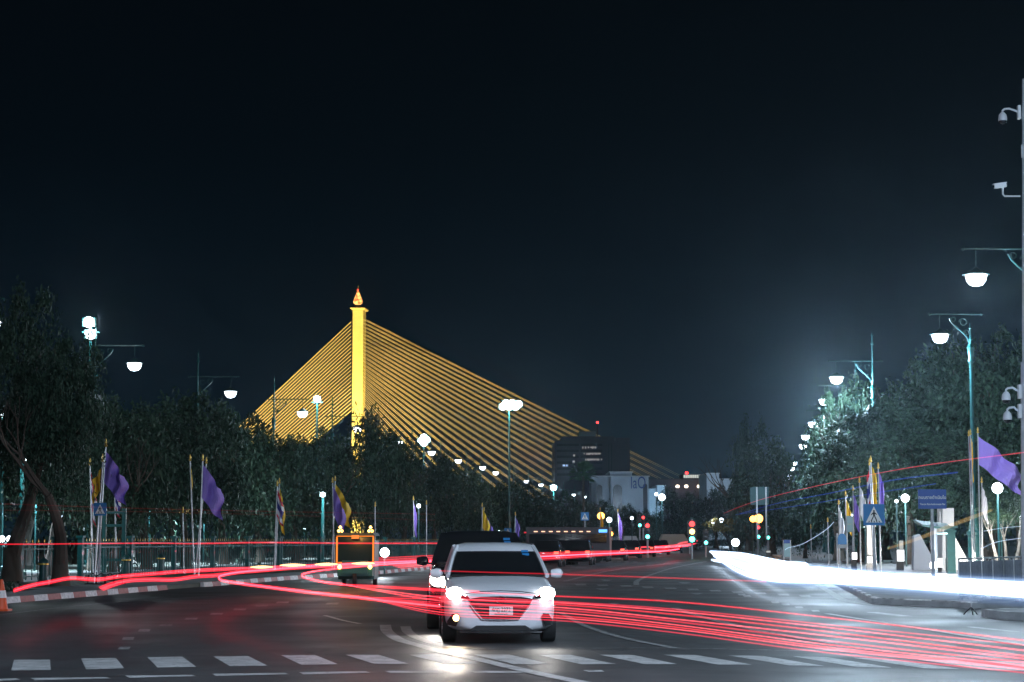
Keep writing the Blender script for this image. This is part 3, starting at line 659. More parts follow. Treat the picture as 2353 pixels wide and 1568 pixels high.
# ---------------------------------------------------------------- far buildings
M_office = mat('dark_office_wall', (.09, .075, .10), .8, noise=.1, nscale=.05)
M_officed = mat('dark_office_glass', (.02, .02, .03), .3)
M_win = glow('lit_office_window', (.85, .80, .78), .30)
M_winb = glow('lit_blue_window', (.45, .65, 1), .8)
M_bwhite = mat('white_stucco', (.55, .60, .66), .8, noise=.1, nscale=.3)
M_roofd = mat('dark_roof', (.05, .04, .05), .8)
def bbox(b, u0, u1, v0, v1, D, dep):           # block whose front fills the picture rectangle
    a, c = P(u0, v1, D), P(u1, v0, D); b.box(a.x, c.x, D, D + dep, max(a.z, 0), c.z)
def building(name, D, u, label):
    return thing(name, (XU(u, 1240, D), D, 0), label, 'building')
def bb(b, name, m, par): 
    o = b.build(name, m, par); off = Vector(par.location)
    for v in o.data.vertices: v.co -= off
    return o
D = 620; t = building('office_block', D, 1360, 'dark office block with a few lit windows hiding the bridge cables')
b = MB(); bbox(b, 1275, 1415, 1014, 1240, D, 40); bbox(b, 1290, 1412, 1003, 1014.2, D + .5, 34); bbox(b, 1415.2, 1447, 1006, 1240, D + 2, 34); bb(b, 'wall', M_office, t)
b = MB(); bbox(b, 1331, 1369, 992, 1002.8, D + 6, 12); bb(b, 'roof_tank', mat('pale_roof_tank', (.16, .22, .25), .8), t)
b = MB(); a = P(1373, 971, D + 10); b.tube([(a.x, a.y, P(1373, 1004, D + 10).z), a], .2, 5); bb(b, 'mast', M_roofd, t)
b = MB(); b.lathe([(.25, -.3), (.4, 0), (.25, .3)], a, 8); bb(b, 'aviation_light', M_redl, t)
rw = random.Random(8)
for k in range(6):
    v0 = 1016 + k * 13.6 + 4
    b = MB(); bbox(b, 1279, 1330, v0, v0 + 6, D - .3, .3); bb(b, 'window_band', M_officed, t)
    b = MB(); bbox(b, 1334, 1384, v0, v0 + 6, D - .3, .3); bb(b, 'window_band', M_officed, t)
for (u0, u1, v, st) in ((1338, 1378, 1029, .6), (1341, 1378, 1043.5, 1), (1342, 1382, 1050, 0), (1345, 1382, 1057, 1)):
    if st:
        u = u0
        while u < u1:
            if rw.random() < .72 * st + .2:
                b = MB(); bbox(b, u, u + 2.6, v - 2.6, v + rw.uniform(.6, 2.4), D - .5, .15); bb(b, 'window', M_win, t)
            u += rw.uniform(3, 3.8)
for u, v in ((1317, 1047), (1316, 1061), (1301, 1070), (1293, 1070)):
    b = MB(); bbox(b, u, u + rw.uniform(2, 6), v - 2, v + 2, D - .5, .15); bb(b, 'window', M_win if u > 1310 else M_winb, t)
for u in (1398, 1404): b = MB(); bbox(b, u, u + 1.5, 1020, 1110, D - .3, .25); bb(b, 'shaft', M_officed, t)
# white classical building with its sign
D = 420; t = building('white_arcade_building', D, 1450, 'white stucco building with arches and dark blue letters')
b = MB(); bbox(b, 1404, 1490, 1094, 1240, D, 20); bbox(b, 1402, 1452, 1086, 1093.8, D + 1, 14); bbox(b, 1360, 1404, 1096, 1240, D + 3, 14); bb(b, 'wall', M_bwhite, t)
b = MB(); bbox(b, 1400, 1455, 1083.5, 1086, D - .3, 16); bbox(b, 1358, 1493, 1093.4, 1096, D - .6, .8); bb(b, 'cornice', M_conc, t)
def arch(b, u0, u1, vt, vb, D):
    a, c = P(u0, vb, D), P(u1, vt, D); r = (c.x - a.x) / 2; z1 = c.z - r
    b.prism([(a.x, max(a.z, 0)), (c.x, max(a.z, 0))] + [((a.x + c.x) / 2 + r * math.cos(q), z1 + r * math.sin(q)) for q in [k * math.pi / 8 for k in range(9)]], .25, 'y', D - .12)
for u0, u1, vt in ((1409, 1429, 1114), (1478, 1487, 1112), (1370, 1384, 1114)):
    b = MB(); arch(b, u0, u1, vt, 1190, D); bb(b, 'arched_window', M_officed, t)
lamp_light('bulb', t, (-2, -22, 9), 3200, (.55, .75, 1), .5)  # added fill light without a fixture, brightens the white walls
text('sign_letters', 'laO', 3.6, M_navy, t, (P(1466, 1111, D).x - t.location.x, -.7, P(1466, 1111, D).z), ext=.1, sx=.62)
D = 440; t = building('gatehouse', D, 1505, 'small pale blue lit annexe between the white building and the trees')
b = MB(); bbox(b, 1490, 1510, 1123, 1240, D, 14); bbox(b, 1511, 1528, 1117, 1240, D - 3, 16); bb(b, 'wall', M_bwhite, t)
b = MB(); bbox(b, 1509, 1530, 1115, 1116.9, D - 3.4, 17); bb(b, 'cornice', M_conc, t)
lamp_light('bulb', t, (1, -16, 7), 4500, (.45, .75, 1), .5)  # fill light put in to lift the annexe walls, no lamp there
D = 520; t = building('long_low_building', D, 1580, 'long low dark building with a bright lit rooftop room')
b = MB(); bbox(b, 1490, 1665, 1102, 1240, D, 30); bb(b, 'wall', M_office, t)
b = MB(); bbox(b, 1488, 1668, 1100, 1102, D - .8, 32); bb(b, 'roof', M_roofd, t)
b = MB(); bbox(b, 1569, 1618, 1090, 1099.9, D + 3, 12); bb(b, 'rooftop_room', M_roofd, t)
for k in range(9): b = MB(); bbox(b, 1571 + k * 5, 1575.2 + k * 5, 1091.5, 1098.5, D + 2.6, .2); bb(b, 'window', glow('rooftop_window', (.75, .78, .70), .75), t)
for u in (1557, 1577, 1606, 1620):
    b = MB(); q = P(u, 1118, D - 2); b.lathe([(.35, -.35), (.5, 0), (.35, .35)], q, 8); bb(b, 'wall_lamp', glow('wall_lamp_warm', (1, .8, .6), 5), t)
b = MB(); q = P(1578, 1087, D + 4); b.lathe([(.3, -.3), (.4, 0), (.3, .3)], q, 6); bb(b, 'aviation_light', M_redl, t)
D = 480; t = building('white_parapet_building', D, 1690, 'white building with a tall parapet block behind the far trees')
b = MB(); bbox(b, 1625, 1652, 1089, 1240, D, 20); bbox(b, 1652, 1705, 1102, 1240, D + 2, 18); bb(b, 'wall', M_bwhite, t)
b = MB(); bbox(b, 1623, 1654, 1087, 1089, D - .6, 22); bbox(b, 1652, 1706, 1100, 1102, D + 1.4, 20); bb(b, 'cornice', M_conc, t)
lamp_light('bulb', t, (-4, -25, 9), 9000, (.6, .8, 1), .5)  # extra light with no fitting, added to brighten the parapet walls
# pale glassy sign tower
D = 165; t = thing('billboard_tower', (XU(1750, 1240, D), D, 0), 'pale teal box-shaped advertising tower above the right trees', 'billboard')
b = MB(); bbox(b, 1734, 1766, 1119, 1159, D, 3); bb(b, 'panel', glow('backlit_teal_panel', (.16, .36, .44), .26), t)
b = MB()
for u in (1739, 1760): bbox(b, u, u + 1.5, 1119.5, 1240, D - .15, .14)
bb(b, 'leg', M_steel, t)
# ---------------------------------------------------------------- traffic signals
def signal(u, v, D, label, lit, s=1.0, pole=True, extra=None):
    p = P(u, v, D); t = thing('traffic_signal', (p.x, D, 0), label, 'traffic light', 'traffic signals at the far junction')
    w = .2 * s
    b = MB(); b.tube([(0, .1, 0), (0, .1, p.z + .6 * s)], .08, 6); b.build('pole', M_greypole, t)
    b = MB(); b.box(-w, w, -.1, .12, p.z - .55 * s, p.z + .55 * s); h = b.build('housing', M_black, t)
    for k, (nm, m) in enumerate((('red_lens', M_redl), ('amber_lens', M_yel), ('green_lens', M_greenl))):
        b = MB(); b.lathe([(.13 * s, 0), (.12 * s, .03), (.02, .05)], n=12)
        L = b.build('lens', m if nm.split('_')[0] in lit else M_officed, h); L.rotation_euler = (R(90), 0, 0); L.location = (0, -.105, p.z + (.36 - .36 * k) * s)
    return t
signal(1488, 1221, 170, 'traffic signal glowing red over green left of the far end', ('red', 'green'), 1.3)
signal(1590, 1222, 160, 'brightest traffic signal, red over white green at the far end', ('red', 'green', 'amber'), 1.7)
signal(1622, 1236, 175, 'low green traffic signal right of the brightest one', ('green',), 1.2)
signal(1470, 1198, 210, 'small traffic signal hung high, green left of a red one', ('green',), 1.2)
signal(1478, 1199, 212, 'small red traffic signal hung high at the far left corner', ('red',), 1.2)
signal(1742, 1223, 170, 'small traffic signal under the large orange light', ('red', 'green'), 1.1)
signal(1765, 1226, 172, 'green traffic signal right of the orange lights', ('green',), 1.0)
# shopfront canopies and stalls at the far junction
D = 215
def stall(u, v, w, h, m, label):
    a = P(u, v, D); t = thing('market_tent', (a.x, D, 0), label, 'tent')
    b = MB(); W2 = w / F * D / 2; z1 = a.z; b.prism([(-W2, z1 - h * .4), (W2, z1 - h * .4), (W2 * .6, z1), (-W2 * .7, z1)], 3.0, 'y', 0); b.build('canopy', m, t)
    b = MB(); [b.box(x - .05, x + .05, 0, .1, 0, z1 - h * .4) for x in (-W2 + .1, W2 - .1)]; b.build('leg', M_steel, t)
stall(1550, 1228, 74, 3, mat('canvas_beige', (.45, .42, .33), .8), 'pale canvas tent between the two bright traffic signals')
stall(1450, 1232, 40, 2.4, mat('canvas_white', (.6, .62, .66), .8), 'small white tent left of the first bright signal')
# ---------------------------------------------------------------- signs
def crossing_sign(u, v, D, s, label, pole_to=0, m=M_blue):
    p = P(u, v, D); t = thing('crossing_sign', (p.x, D, 0), label, 'road sign', 'blue pedestrian crossing signs')
    b = MB(); b.tube([(0, .05, 0), (0, .05, p.z + s * .3)], .035, 8); b.build('pole', M_greypole, t)
    b = MB(); h = s / 2; b.box(-h, h, -.01, .01, p.z - h, p.z + h); sp = b.build('panel', m, t)
    b = MB(); b.prism([(-h * .78, p.z - h * .74), (h * .78, p.z - h * .74), (0, p.z + h * .78)], .006, 'y', -.017); b.build('triangle', M_swhite, sp)
    b = MB(); z = p.z; q = h * .1
    b.prism([(h * .09 * math.cos(a), z + h * .34 + h * .09 * math.sin(a)) for a in [k * .785 for k in range(8)]], .004, 'y', -.022)
    for poly in (((-.10, .24), (.10, .24), (.08, -.12), (-.08, -.12)), ((-.06, -.08), (.03, -.08), (-.22, -.62), (-.32, -.60)), ((-.01, -.08), (.09, -.08), (.30, -.55), (.20, -.60)),
                 ((-.08, .22), (-.02, .12), (-.26, -.06), (-.30, .0)), ((.08, .22), (.02, .12), (.24, -.02), (.28, .04))):
        b.prism([(x * h, z + y * h) for x, y in poly], .004, 'y', -.022)
    for k in range(5): b.prism([((-.55 + .26 * k) * h, z - h * .72), ((-.45 + .26 * k) * h, z - h * .72), ((-.40 + .22 * k) * h, z - h * .58), ((-.48 + .22 * k) * h, z - h * .58)], .004, 'y', -.0225)
    b.build('pictogram', M_ink, sp)
    return t
crossing_sign(230, 1170.5, 63.5, .40, 'blue pedestrian crossing sign on a leaning post at the left kerb')
crossing_sign(2008, 1183, 66, .70, 'blue pedestrian crossing sign before the right flags')
crossing_sign(1344, 1187, 150, .62, 'small blue crossing sign beside the orange light in the distance')
crossing_sign(1167, 1222.5, 110, .40, 'tiny blue crossing sign just above the dark car roof')
D = 66; p = P(2142, 1150, D); t = thing('street_name_sign', (p.x, D, 0), 'dark blue street name sign on a tall post among the right trees', 'street sign')
w, h = 70 / F * D / 2 * .86, 36 / F * D / 2
b = MB(); b.tube([(0, .06, 0), (0, .06, p.z - .1)], .05, 8); b.box(-.05, .05, -.0, .12, 0, 1.2); b.build('pole', M_greypole, t)
b = MB(); b.box(-w - .03, w + .03, -.02, .02, p.z - h - .02, p.z + h + .1); sp = b.build('panel', M_navy, t)
text('thai_text', 'ถนนราชดำเนินใน', .15, M_swhite, sp, (0, -.028, p.z + .09), ext=.002, sx=.92)
text('english_text', 'Thanon\u00a0Ratchadamnoen\u00a0Nai', .085, M_swhite, sp, (0, -.028, p.z - .13), ext=.002, sx=.86)
# round-topped and narrow information boards
def board(u0, u1, v0, v1, D, label, top, low, split, rnd=False, vb=None, name='information_board'):
    a, c = P(u0, v1, D), P(u1, v0, D); x = (a.x + c.x) / 2; w = (c.x - a.x) / 2; t = thing(name, (x, D, 0), label, 'sign board')
    b = MB(); [b.tube([(sx_ * w * .95, .05, 0), (sx_ * w * .95, .05, c.z)], .04, 6) for sx_ in (-1, 1)]; b.build('frame', M_greypole, t)
    zs = a.z + (c.z - a.z) * split; b = MB(); b.box(-w * .9, w * .9, -.03, .03, a.z, zs - .01); b.build('lower_panel', low, t)
    b = MB()
    if rnd: b.prism([(-w * .9, zs), (w * .9, zs)] + [(w * .9 * math.cos(q), zs + (c.z - zs) * (.45 + .55 * math.sin(q))) for q in [k * math.pi / 8 for k in range(9)]], .06, 'y', -.03)
    else: b.box(-w * .9, w * .9, -.03, .03, zs, c.z)
    b.build('upper_panel', top, t); return t
M_tealp = mat('pale_teal_panel', (.25, .40, .45), .6)
board(1924, 1946, 1226, 1260, 90, 'round-topped blue board between flag poles on the right', M_blue, mat('grey_panel', (.3, .33, .36), .6), .25, True)
board(1801, 1816, 1241, 1280, 100, 'narrow pale blue notice board beside the headlight glare', M_navy, M_tealp, .8)
board(1946, 1960, 1186, 1223, 95, 'pale teal shop board hanging under the right trees', M_tealp, M_tealp, .5)
# ---------------------------------------------------------------- flags on poles
M_purple = mat('purple_flag', (.28, .18, .62), .7); M_yflag = mat('yellow_flag', (.85, .55, .03), .7)
M_fred = mat('flag_red', (.65, .02, .05), .7); M_fwhite = mat('flag_white', (.75, .75, .80), .7); M_fblue = mat('flag_blue', (.02, .03, .25), .7)
def flagpole(base, top, label, m, tip=None, drop=None, w=None, lean=0, stripes=False, group='flags on leaning poles'):
    """top = world point of the pole's head; tip = (du, dv) metres of the flag's free corner"""
    t = thing('flag_pole', base, label, 'flag', group); tp = Vector(top) - Vector(base)
    b = MB(); b.tube([(0, 0, 0), tp], [.035, .025], 8); b.build('pole', M_steel, t, True)
    b = MB(); b.lathe([(.03, 0), (.06, .05), (.03, .10), (.045, .16), (.01, .28)], tp, 8); b.build('finial', M_gold, t, True)
    if m is None: return t
    dirp = (-tp).normalized(); b = MB(); n1, n2 = 14, 10; fl, fw, sag = drop, w, tip
    vs = []
    for i in range(n1 + 1):
        for j in range(n2 + 1):
            a, c = i / n1, j / n2
            hp = tp + dirp * (.12 + fl * c)
            free = tp + Vector((fw * sag[0], -.25 * fw, -(fl * .95 * c + fl * sag[1] * 1.6)))
            q = hp.lerp(free, a); q.y += .20 * fw * math.sin(a * 13 + c * 3) * (a + .15); q.x += .06 * fw * math.sin(c * 9 + a * 5) * a; q.z += .05 * fl * math.sin(a * 7) * a
            vs.append(q)
    for i in range(n1):
        for j in range(n2):
            b.mi = (0 if not stripes else (0, 0, 1, 1, 2, 2, 2, 1, 1, 0)[j])
            b.add([vs[i * (n2 + 1) + j], vs[(i + 1) * (n2 + 1) + j], vs[(i + 1) * (n2 + 1) + j + 1], vs[i * (n2 + 1) + j + 1]], [(0, 1, 2, 3)])
    b.build('flag', [M_fred, M_fwhite, M_fblue] if stripes else m, t, True)
    return t
def fp(ub, vb, ut, vt, D, label, m, drop=1.5, w=1.0, tip=(.8, .5), stripes=False):
    D1 = D; b0 = P(ub, vb, D); b0.z = .12; return flagpole(b0, P(ut, vt, D + .3), label, m, tip, drop, w, stripes=stripes)
fp(214, 1325, 207, 1030 + 40, 74, 'white flag pole with a hanging striped flag at the left crossing', M_fwhite, 1.3, .55, (.5, .55), True)
fp(222, 1345, 243, 1028, 64, 'flag pole with the largest pale purple flag, left of centre', M_purple, 1.0, 1.15, (.62, .62))
fp(216, 1340, 236, 1062, 65, 'flag pole with a yellow flag half hidden in leaves behind the left sign', M_yflag, .8, .5, (-.6, .5))
fp(268, 1330, 263, 1110, 76, 'flag pole with a small red and white striped flag near the left trunk', M_fwhite, .8, .5, (.5, .5), True)
fp(446, 1325, 437, 1060, 80, 'pole with a narrow furled yellow flag under the left trees', M_yflag, 1.2, .25, (.4, .3))
fp(456, 1325, 466, 1060, 78, 'pole with a deep purple flag under the left trees', M_purple, 1.3, 1.15, (.7, .55))
fp(448, 1325, 474, 1066, 82, 'bare grey pole beside the deep purple flag', None)
fp(424, 1320, 420, 1180, 84, 'bare short grey pole left of the deep purple flag', None)
fp(630, 1318, 637, 1118, 92, 'pole with an orange red striped flag before the dark trees', M_fwhite, 1.2, .6, (.5, .4), True)
fp(632, 1318, 642, 1112, 94, 'pole with a furled yellow flag beside the striped one', M_yflag, 1.5, .6, (.45, .45))
fp(768, 1312, 764, 1110, 96, 'pole with a faded purple flag left of the tuk-tuk', M_purple, 1.4, .9, (.7, .6))
fp(762, 1312, 770, 1106, 98, 'pole with a bright yellow flag above the tuk-tuk', M_yflag, 1.3, 1.15, (.65, .55))
fp(862, 1300, 862, 1165, 108, 'bare pole right of the tuk-tuk', None)
fp(952, 1300, 950, 1150, 120, 'pole with a furled dark purple flag left of the flares', M_purple, 1.6, .35, (.6, .3))
fp(980, 1300, 980, 1160, 122, 'bare pale pole left of the dark car roof', None)
fp(1108, 1300, 1108, 1165, 130, 'pole with a yellow and purple flag above the dark car roof', M_yflag, 1.2, .8, (.6, .5))
fp(1112, 1300, 1112, 1175, 132, 'pole with a purple flag above the dark car roof', M_purple, 1.4, .9, (.7, .5))
fp(1182, 1290, 1184, 1185, 140, 'pole with a small purple flag right of the dark car roof', M_purple, 1.0, .5, (.6, .4))
fp(1380, 1270, 1379, 1185 - 12, 180, 'pole with a furled yellow flag left of the orange light', M_yflag, 2.2, .5, (.5, .2))
fp(1424, 1268, 1420, 1176, 185, 'pole with a furled purple flag left of the far signals', M_purple, 2.2, .7, (.6, .3))
fp(2241, 1330, 2230, 1000, 88, 'white flag pole with a narrow hanging yellow flag on the teal lamp post', M_yflag, 1.9, .22, (.35, .1))
fp(2254, 1330, 2247, 996, 87, 'flag pole with the big blurred violet flag at the right edge', M_purple, 1.25, 1.75, (1.0, .80))
fp(2236, 1330, 2226, 1003, 89, 'flag pole with a furled white and red striped flag beside the yellow one', M_fwhite, 2.0, .16, (.3, .1), True)
fp(2258, 1330, 2256, 1110, 90, 'flag pole with a pale white red-tipped flag below the violet one', M_fwhite, 1.2, .4, (.55, .4))
fp(2014, 1320, 2001, 1063, 80, 'white flag pole with a furled yellow flag above the right crossing sign', M_yflag, 1.5, .35, (.6, .2))
fp(2024, 1320, 2018, 1078, 82, 'pole with a furled purple flag above the right crossing sign', M_purple, 1.8, .35, (.6, .2))
fp(2008, 1320, 1998, 1070, 81, 'pole with a furled red striped flag above the right crossing sign', M_fwhite, 1.4, .22, (-.6, .2), True)
for i, (u, D, m, vt, lab) in enumerate(((1963, 96, M_purple, 1128, 'purple'), (1946, 100, M_yflag, 1140, 'yellow'), (1930, 104, M_fwhite, 1160, 'pale'), (1978, 92, M_fwhite, 1110, 'white'), (1905, 112, None, 1200, ''), (1866, 122, None, 1215, ''))):
    fp(u, 1310, u - 3, vt, D, ('grey pole with a limp %s flag left of the right crossing sign' % lab) if m else ('bare grey pole %s of the headlight streak' % ('above the middle' if i == 4 else 'near the left end')), m, 1.3, .45, (.6, .4))
# ---------------------------------------------------------------- railings and green frames on the left
def fence(x0, y0, x1, y1, h, label, panels, m=M_green, tips=True, bar=.26, name='iron_fence'):
    a, c = Vector((x0, y0, .12)), Vector((x1, y1, .12)); t = thing(name, a, label, 'fence', 'green iron railings by the park')
    d = (c - a) / panels; u = d.normalized(); n = Vector((-u.y, u.x, 0)); Mr = Matrix((( u.x, n.x, 0, 0), (u.y, n.y, 0, 0), (0, 0, 1, 0), (0, 0, 0, 1)))
    for k in range(panels + 1):
        b = MB(); M2 = Matrix.Translation(d * k) @ Mr; b.box(-.09, .09, -.09, .09, 0, h + .12, M2); b.box(-.13, .13, -.13, .13, h + .12, h + .2, M2); b.build('post', m, t)
    for k in range(panels):
        b = MB(); L = d.length; M2 = Matrix.Translation(d * k) @ Mr
        for z in (.15, h - .25, h - .1): b.box(.09, L - .09, -.02, .02, z, z + .05, M2)
        nb = int(L / bar)
        for j in range(1, nb): b.box(j * L / nb - .014, j * L / nb + .014, -.014, .014, .05, h, M2)
        o = b.build('railing', m, t)
        if tips:
            b = MB()
            for j in range(1, nb): b.add([M2 @ Vector(q) for q in ((j * L / nb - .03, 0, h), (j * L / nb + .03, 0, h), (j * L / nb, .02, h), (j * L / nb, 0, h + .12))], [(0, 1, 3), (1, 2, 3), (2, 0, 3)])
            b.build('spear_tips', M_gold, o)
def gx(u, D): return XU(u, 1240, D)
fence(gx(-40, 66), 66, gx(130, 69), 69, 1.32, 'green railings behind the tree trunks at the far left', 2)
fence(gx(186, 72), 72, gx(640, 96), 96, 1.36, 'long green railings with gold tips running behind the left poles', 5)
fence(gx(645, 97), 97, gx(1010, 125), 125, 1.36, 'green railings behind the tuk-tuk and flares', 5)
def green_frame(u, D, label, w=.75, h=2.6):
    t = thing('green_post_frame', (gx(u, D), D, .12), label, 'gate post')
    b = MB(); [b.box(s * w / 2 - .07, s * w / 2 + .07, -.07, .07, 0, h) for s in (-1, 1)]; b.build('post', M_green, t)
    b = MB(); [b.box(-w / 2 + .07, w / 2 - .07, -.04, .04, z, z + .1) for z in (.6, 1.15, 1.9, h - .2)]; b.build('rail', M_green, t)
    return t
green_frame(262, 76, 'green ladder-shaped iron frame beside the left sign post')
# lamp pedestals, bollards, bins at left
def pedestal(u, v, D, label, m=M_dkgreen, s=1.0):
    t = thing('bollard', (gx(u, D), D, .12), label, 'bollard', 'dark bollards on the left pavement')
    b = MB(); b.lathe([(.2 * s, 0), (.2 * s, .12 * s), (.14 * s, .18 * s), (.12 * s, .62 * s), (.17 * s, .68 * s), (.14 * s, .78 * s), (.04 * s, .86 * s)], n=12); b.build('post', m, t, True)
    b = MB(); b.lathe([(.175 * s, .0), (.175 * s, .05)], (0, 0, .64 * s), 12); b.build('collar', M_gold, t, True)
pedestal(101, 1335, 62, 'dark bollard between the two left tree trunks'); pedestal(291, 1330, 74, 'dark rounded bollard right of the ladder frame'); pedestal(370, 1326, 80, 'dark rounded bollard farther right on the left pavement')
t = thing('traffic_cone', G(2, 1404), 'orange traffic cone cut by the left edge on the road', 'traffic cone')
b = MB(); b.box(-.2, .2, -.2, .2, 0, .04); b.lathe([(.15, .04), (.1, .35), (.03, .68)], n=14); b.build('cone', mat('cone_orange', (.75, .10, .02), .5), t, True)
b = MB(); b.lathe([(.118, .28), (.092, .44)], n=14); b.build('band', M_swhite, t, True)
t = thing('parked_bicycle_rack', (gx(222, 63), 63.5, .12), 'low dark metal rack at the foot of the left sign', 'rack')
b = MB()
for k in range(4): b.tube([(-.35 + k * .28, 0, 0), (-.35 + k * .28, 0, .28), (-.2 + k * .28, 0, .36), (-.1 + k * .28, 0, .25), (-.1 + k * .28, 0, 0)], .02, 6)
b.build('hoops', M_black, t); b = MB(); b.box(-.45, .85, -.05, .05, 0, .04); b.build('base', M_black, t)
# ---------------------------------------------------------------- right side: cctv pole, memorial, shelter, barriers
D = 46; x = P(2352.5, 1390, D).x; cp = thing('camera_pole', (x + .05, D, .12), 'tall grey pole carrying security cameras at the right edge', 'pole')
TX = P(2348.5, 260, D).x - x; PX = lambda z: x + TX * (z - .12) / 11.1
b = MB(); b.tube([(0, 0, 0), (TX * .48, 0, 5.5), (TX * .48, 0, 5.52), (TX * 1.09, 0, 12.2)], [.11, .10, .065, .05], 10); b.box(-.2, .2, -.2, .2, 0, .04); b.build('shaft', M_greypole, cp, True)
q = TX * .95 - .05; b = MB(); b.box(q - .03, q + .01, -.03, .03, P(0, 340, D).z - .35, P(0, 340, D).z - .05); b.build('antenna', M_greypole, cp)
def dome_cam(u, v, label):
    p = P(u, v, D); t = thing('dome_camera', (p.x, D, p.z), label, 'security camera', 'white dome cameras on the right pole')
    r = .105; L = PX(p.z) - p.x
    b = MB(); b.lathe([(r * .95, -.02), (r, .03), (r * .85, .12), (r * .45, .17), (.03, .18)], n=14); b.build('housing', M_camwhite, t, True)
    b = MB(); b.lathe([(.01, -.10), (r * .5, -.085), (r * .8, -.05), (r * .86, -.02)], n=14); b.build('dome', M_glass, t, True)
    b = MB(); b.tube([(0, 0, .17), (0, 0, .22), (.05, 0, .26), (.16, 0, .27), (L - .16, 0, .22), (L - .08, 0, .18)], .025, 8); b.build('arm', M_camwhite, t, True)
    b = MB(); b.box(L - .11, L - .045, -.07, .07, .02, .34); b.build('wall_mount', M_camwhite, t)
dome_cam(2304, 276, 'topmost white dome security camera on the right pole')
dome_cam(2312, 918, 'upper of the two stacked dome cameras on the right pole')
dome_cam(2315, 963, 'lower of the two stacked dome cameras on the right pole')
p = P(2298, 427, D); t = thing('bullet_camera', (p.x, D, p.z), 'white tube-shaped security camera on a bent arm', 'security camera')
Mc = Matrix.Rotation(R(-8), 4, 'Y')
b = MB(); b.box(-.14, .14, -.055, .055, -.05, .045, Mc); b.box(-.17, .16, -.065, .065, .045, .06, Mc); b.build('housing', M_camwhite, t)
b = MB(); b.tube([(-.142, 0, -.02), (-.15, 0, -.02)], .035, 10); b.build('lens', M_glass, t)
L = PX(p.z) - p.x; b = MB(); b.tube([(.06, 0, -.05), (.06, 0, -.20), (.10, 0, -.25), (L - .06, 0, -.25)], .022, 8); b.build('arm', M_camwhite, t, True)
# white memorial fins
D = 93; t = thing('memorial_wall', (gx(2190, D), D, .12), 'white concrete memorial with a tall slab and a slanting buttress', 'monument')
def poly_uv(pts, D, ox): return [(P(u, v, D).x - ox, max(0, P(u, v, D).z - .12)) for u, v in pts]
ox = t.location.x
b = MB(); b.prism(poly_uv([(2166, 1330), (2192, 1330), (2192, 1168), (2166, 1168)], D, ox), 1.2, 'y', 0); b.build('slab', M_conc, t)
b = MB(); b.prism(poly_uv([(2192.5, 1330), (2236, 1330), (2233, 1300), (2193, 1226)], D, ox), .7, 'y', .25); b.build('buttress', M_conc, t)
b = MB(); b.prism(poly_uv([(2108, 1330), (2165, 1330), (2150, 1280), (2122, 1228), (2108, 1232)], D, ox), .5, 'y', .8); b.build('side_fin', mat('bluish_concrete', (.42, .46, .54), .7), t)
b = MB(); b.prism(poly_uv([(2161, 1176), (2165, 1176), (2165, 1222), (2161, 1222)], D, ox), .2, 'y', .2); b.build('column', M_conc, t)
lamp_light('spotlight', t, (P(2215, 1320, D).x - ox, -4, .6), 500, (1, .96, .9), .2)
# shelter in front of it
D = 84; t = thing('bus_shelter', (gx(2160, D), D, .12), 'small dark bus shelter with a sloping roof and glowing advertising panels', 'bus shelter'); ox = t.location.x
b = MB(); a, c = P(2116, 1212, D), P(2187, 1222, D); b.add([(a.x - ox, -.3, a.z), (c.x - ox, -.3, c.z), (c.x - ox + .1, 1.5, c.z + .25), (a.x - ox, 1.5, a.z + .2), (a.x - ox, -.3, a.z - .08), (c.x - ox, -.3, c.z - .1), (c.x - ox + .1, 1.5, c.z + .1), (a.x - ox, 1.5, a.z + .1)],
    [(0, 1, 2, 3), (7, 6, 5, 4), (0, 4, 5, 1), (1, 5, 6, 2), (2, 6, 7, 3), (3, 7, 4, 0)]); b.build('roof', M_dkgreen, t)
b = MB(); X = P(2184, 1240, D).x - ox; b.box(X - .17, X + .17, -.17, .17, 0, 1.9); b.box(X - .22, X + .22, -.22, .22, 1.72, 1.80); b.box(X - .26, X + .26, -.26, .26, 1.9, 1.98); b.build('column', M_dkgreen, t)
b = MB(); X = P(2146, 1240, D).x - ox; b.tube([(X, 0, 0), (X, 0, 2.1)], .14, 10); b.build('post', mat('grey_blue_post', (.35, .40, .50), .6), t, True)
for k in range(3): b = MB(); q = P(2160 + k * 5, 1229, D); b.box(q.x - ox - .03, q.x - ox + .05, -.4, .9, q.z - .1, q.z - .05); b.build('tube_light', glow('tube_light_cyan', (.6, .95, 1), 3), t)
for u0, u1, v0, v1, s in ((2152, 1000, 0, 0, 0),):
    pass
def lit_box(u0, u1, v0, v1, D, label, m, name='lit_box', cat='light box'):
    a, c = P(u0, v1, D), P(u1, v0, D); x = (a.x + c.x) / 2; t = thing(name, (x, D, .12), label, cat)
    w = (c.x - a.x) / 2; b = MB(); b.box(-w, w, -.05, .25, max(0, a.z - .12), c.z - .12); b.build('panel', m, t)
    b = MB(); b.box(-w - .03, w + .03, .26, .32, 0, c.z - .08); b.build('frame', M_black, t); return t
M_boxw = glow('backlit_panel_white', (.95, .97, 1), 2.2); M_boxs = glow('backlit_panel_soft', (.85, .88, .85), .55)
lit_box(2152, 2165, 1283, 1304, 86, 'glowing white square panel beside the starry shelter light', M_boxw)
lit_box(2178, 2193, 1286, 1305, 88, 'glowing white square panel right of the shelter column', M_boxw)
lit_box(2064, 2077, 1264, 1290, 92, 'lit green-edged planter box made to glow under the right trees', M_boxw)  # a planter lit from outside; its brightness is put in as emission
lit_box(1995, 2007, 1279, 1294, 84, 'bright box at the foot of the pale stone pillar', M_boxw)
lit_box(1960, 1969, 1270, 1286, 92, 'bright box left of the pale stone pillar', M_boxw)
lit_box(2069, 2075, 1243, 1262, 92.5, 'small yellowish lit cone above the green-edged box', M_boxs)
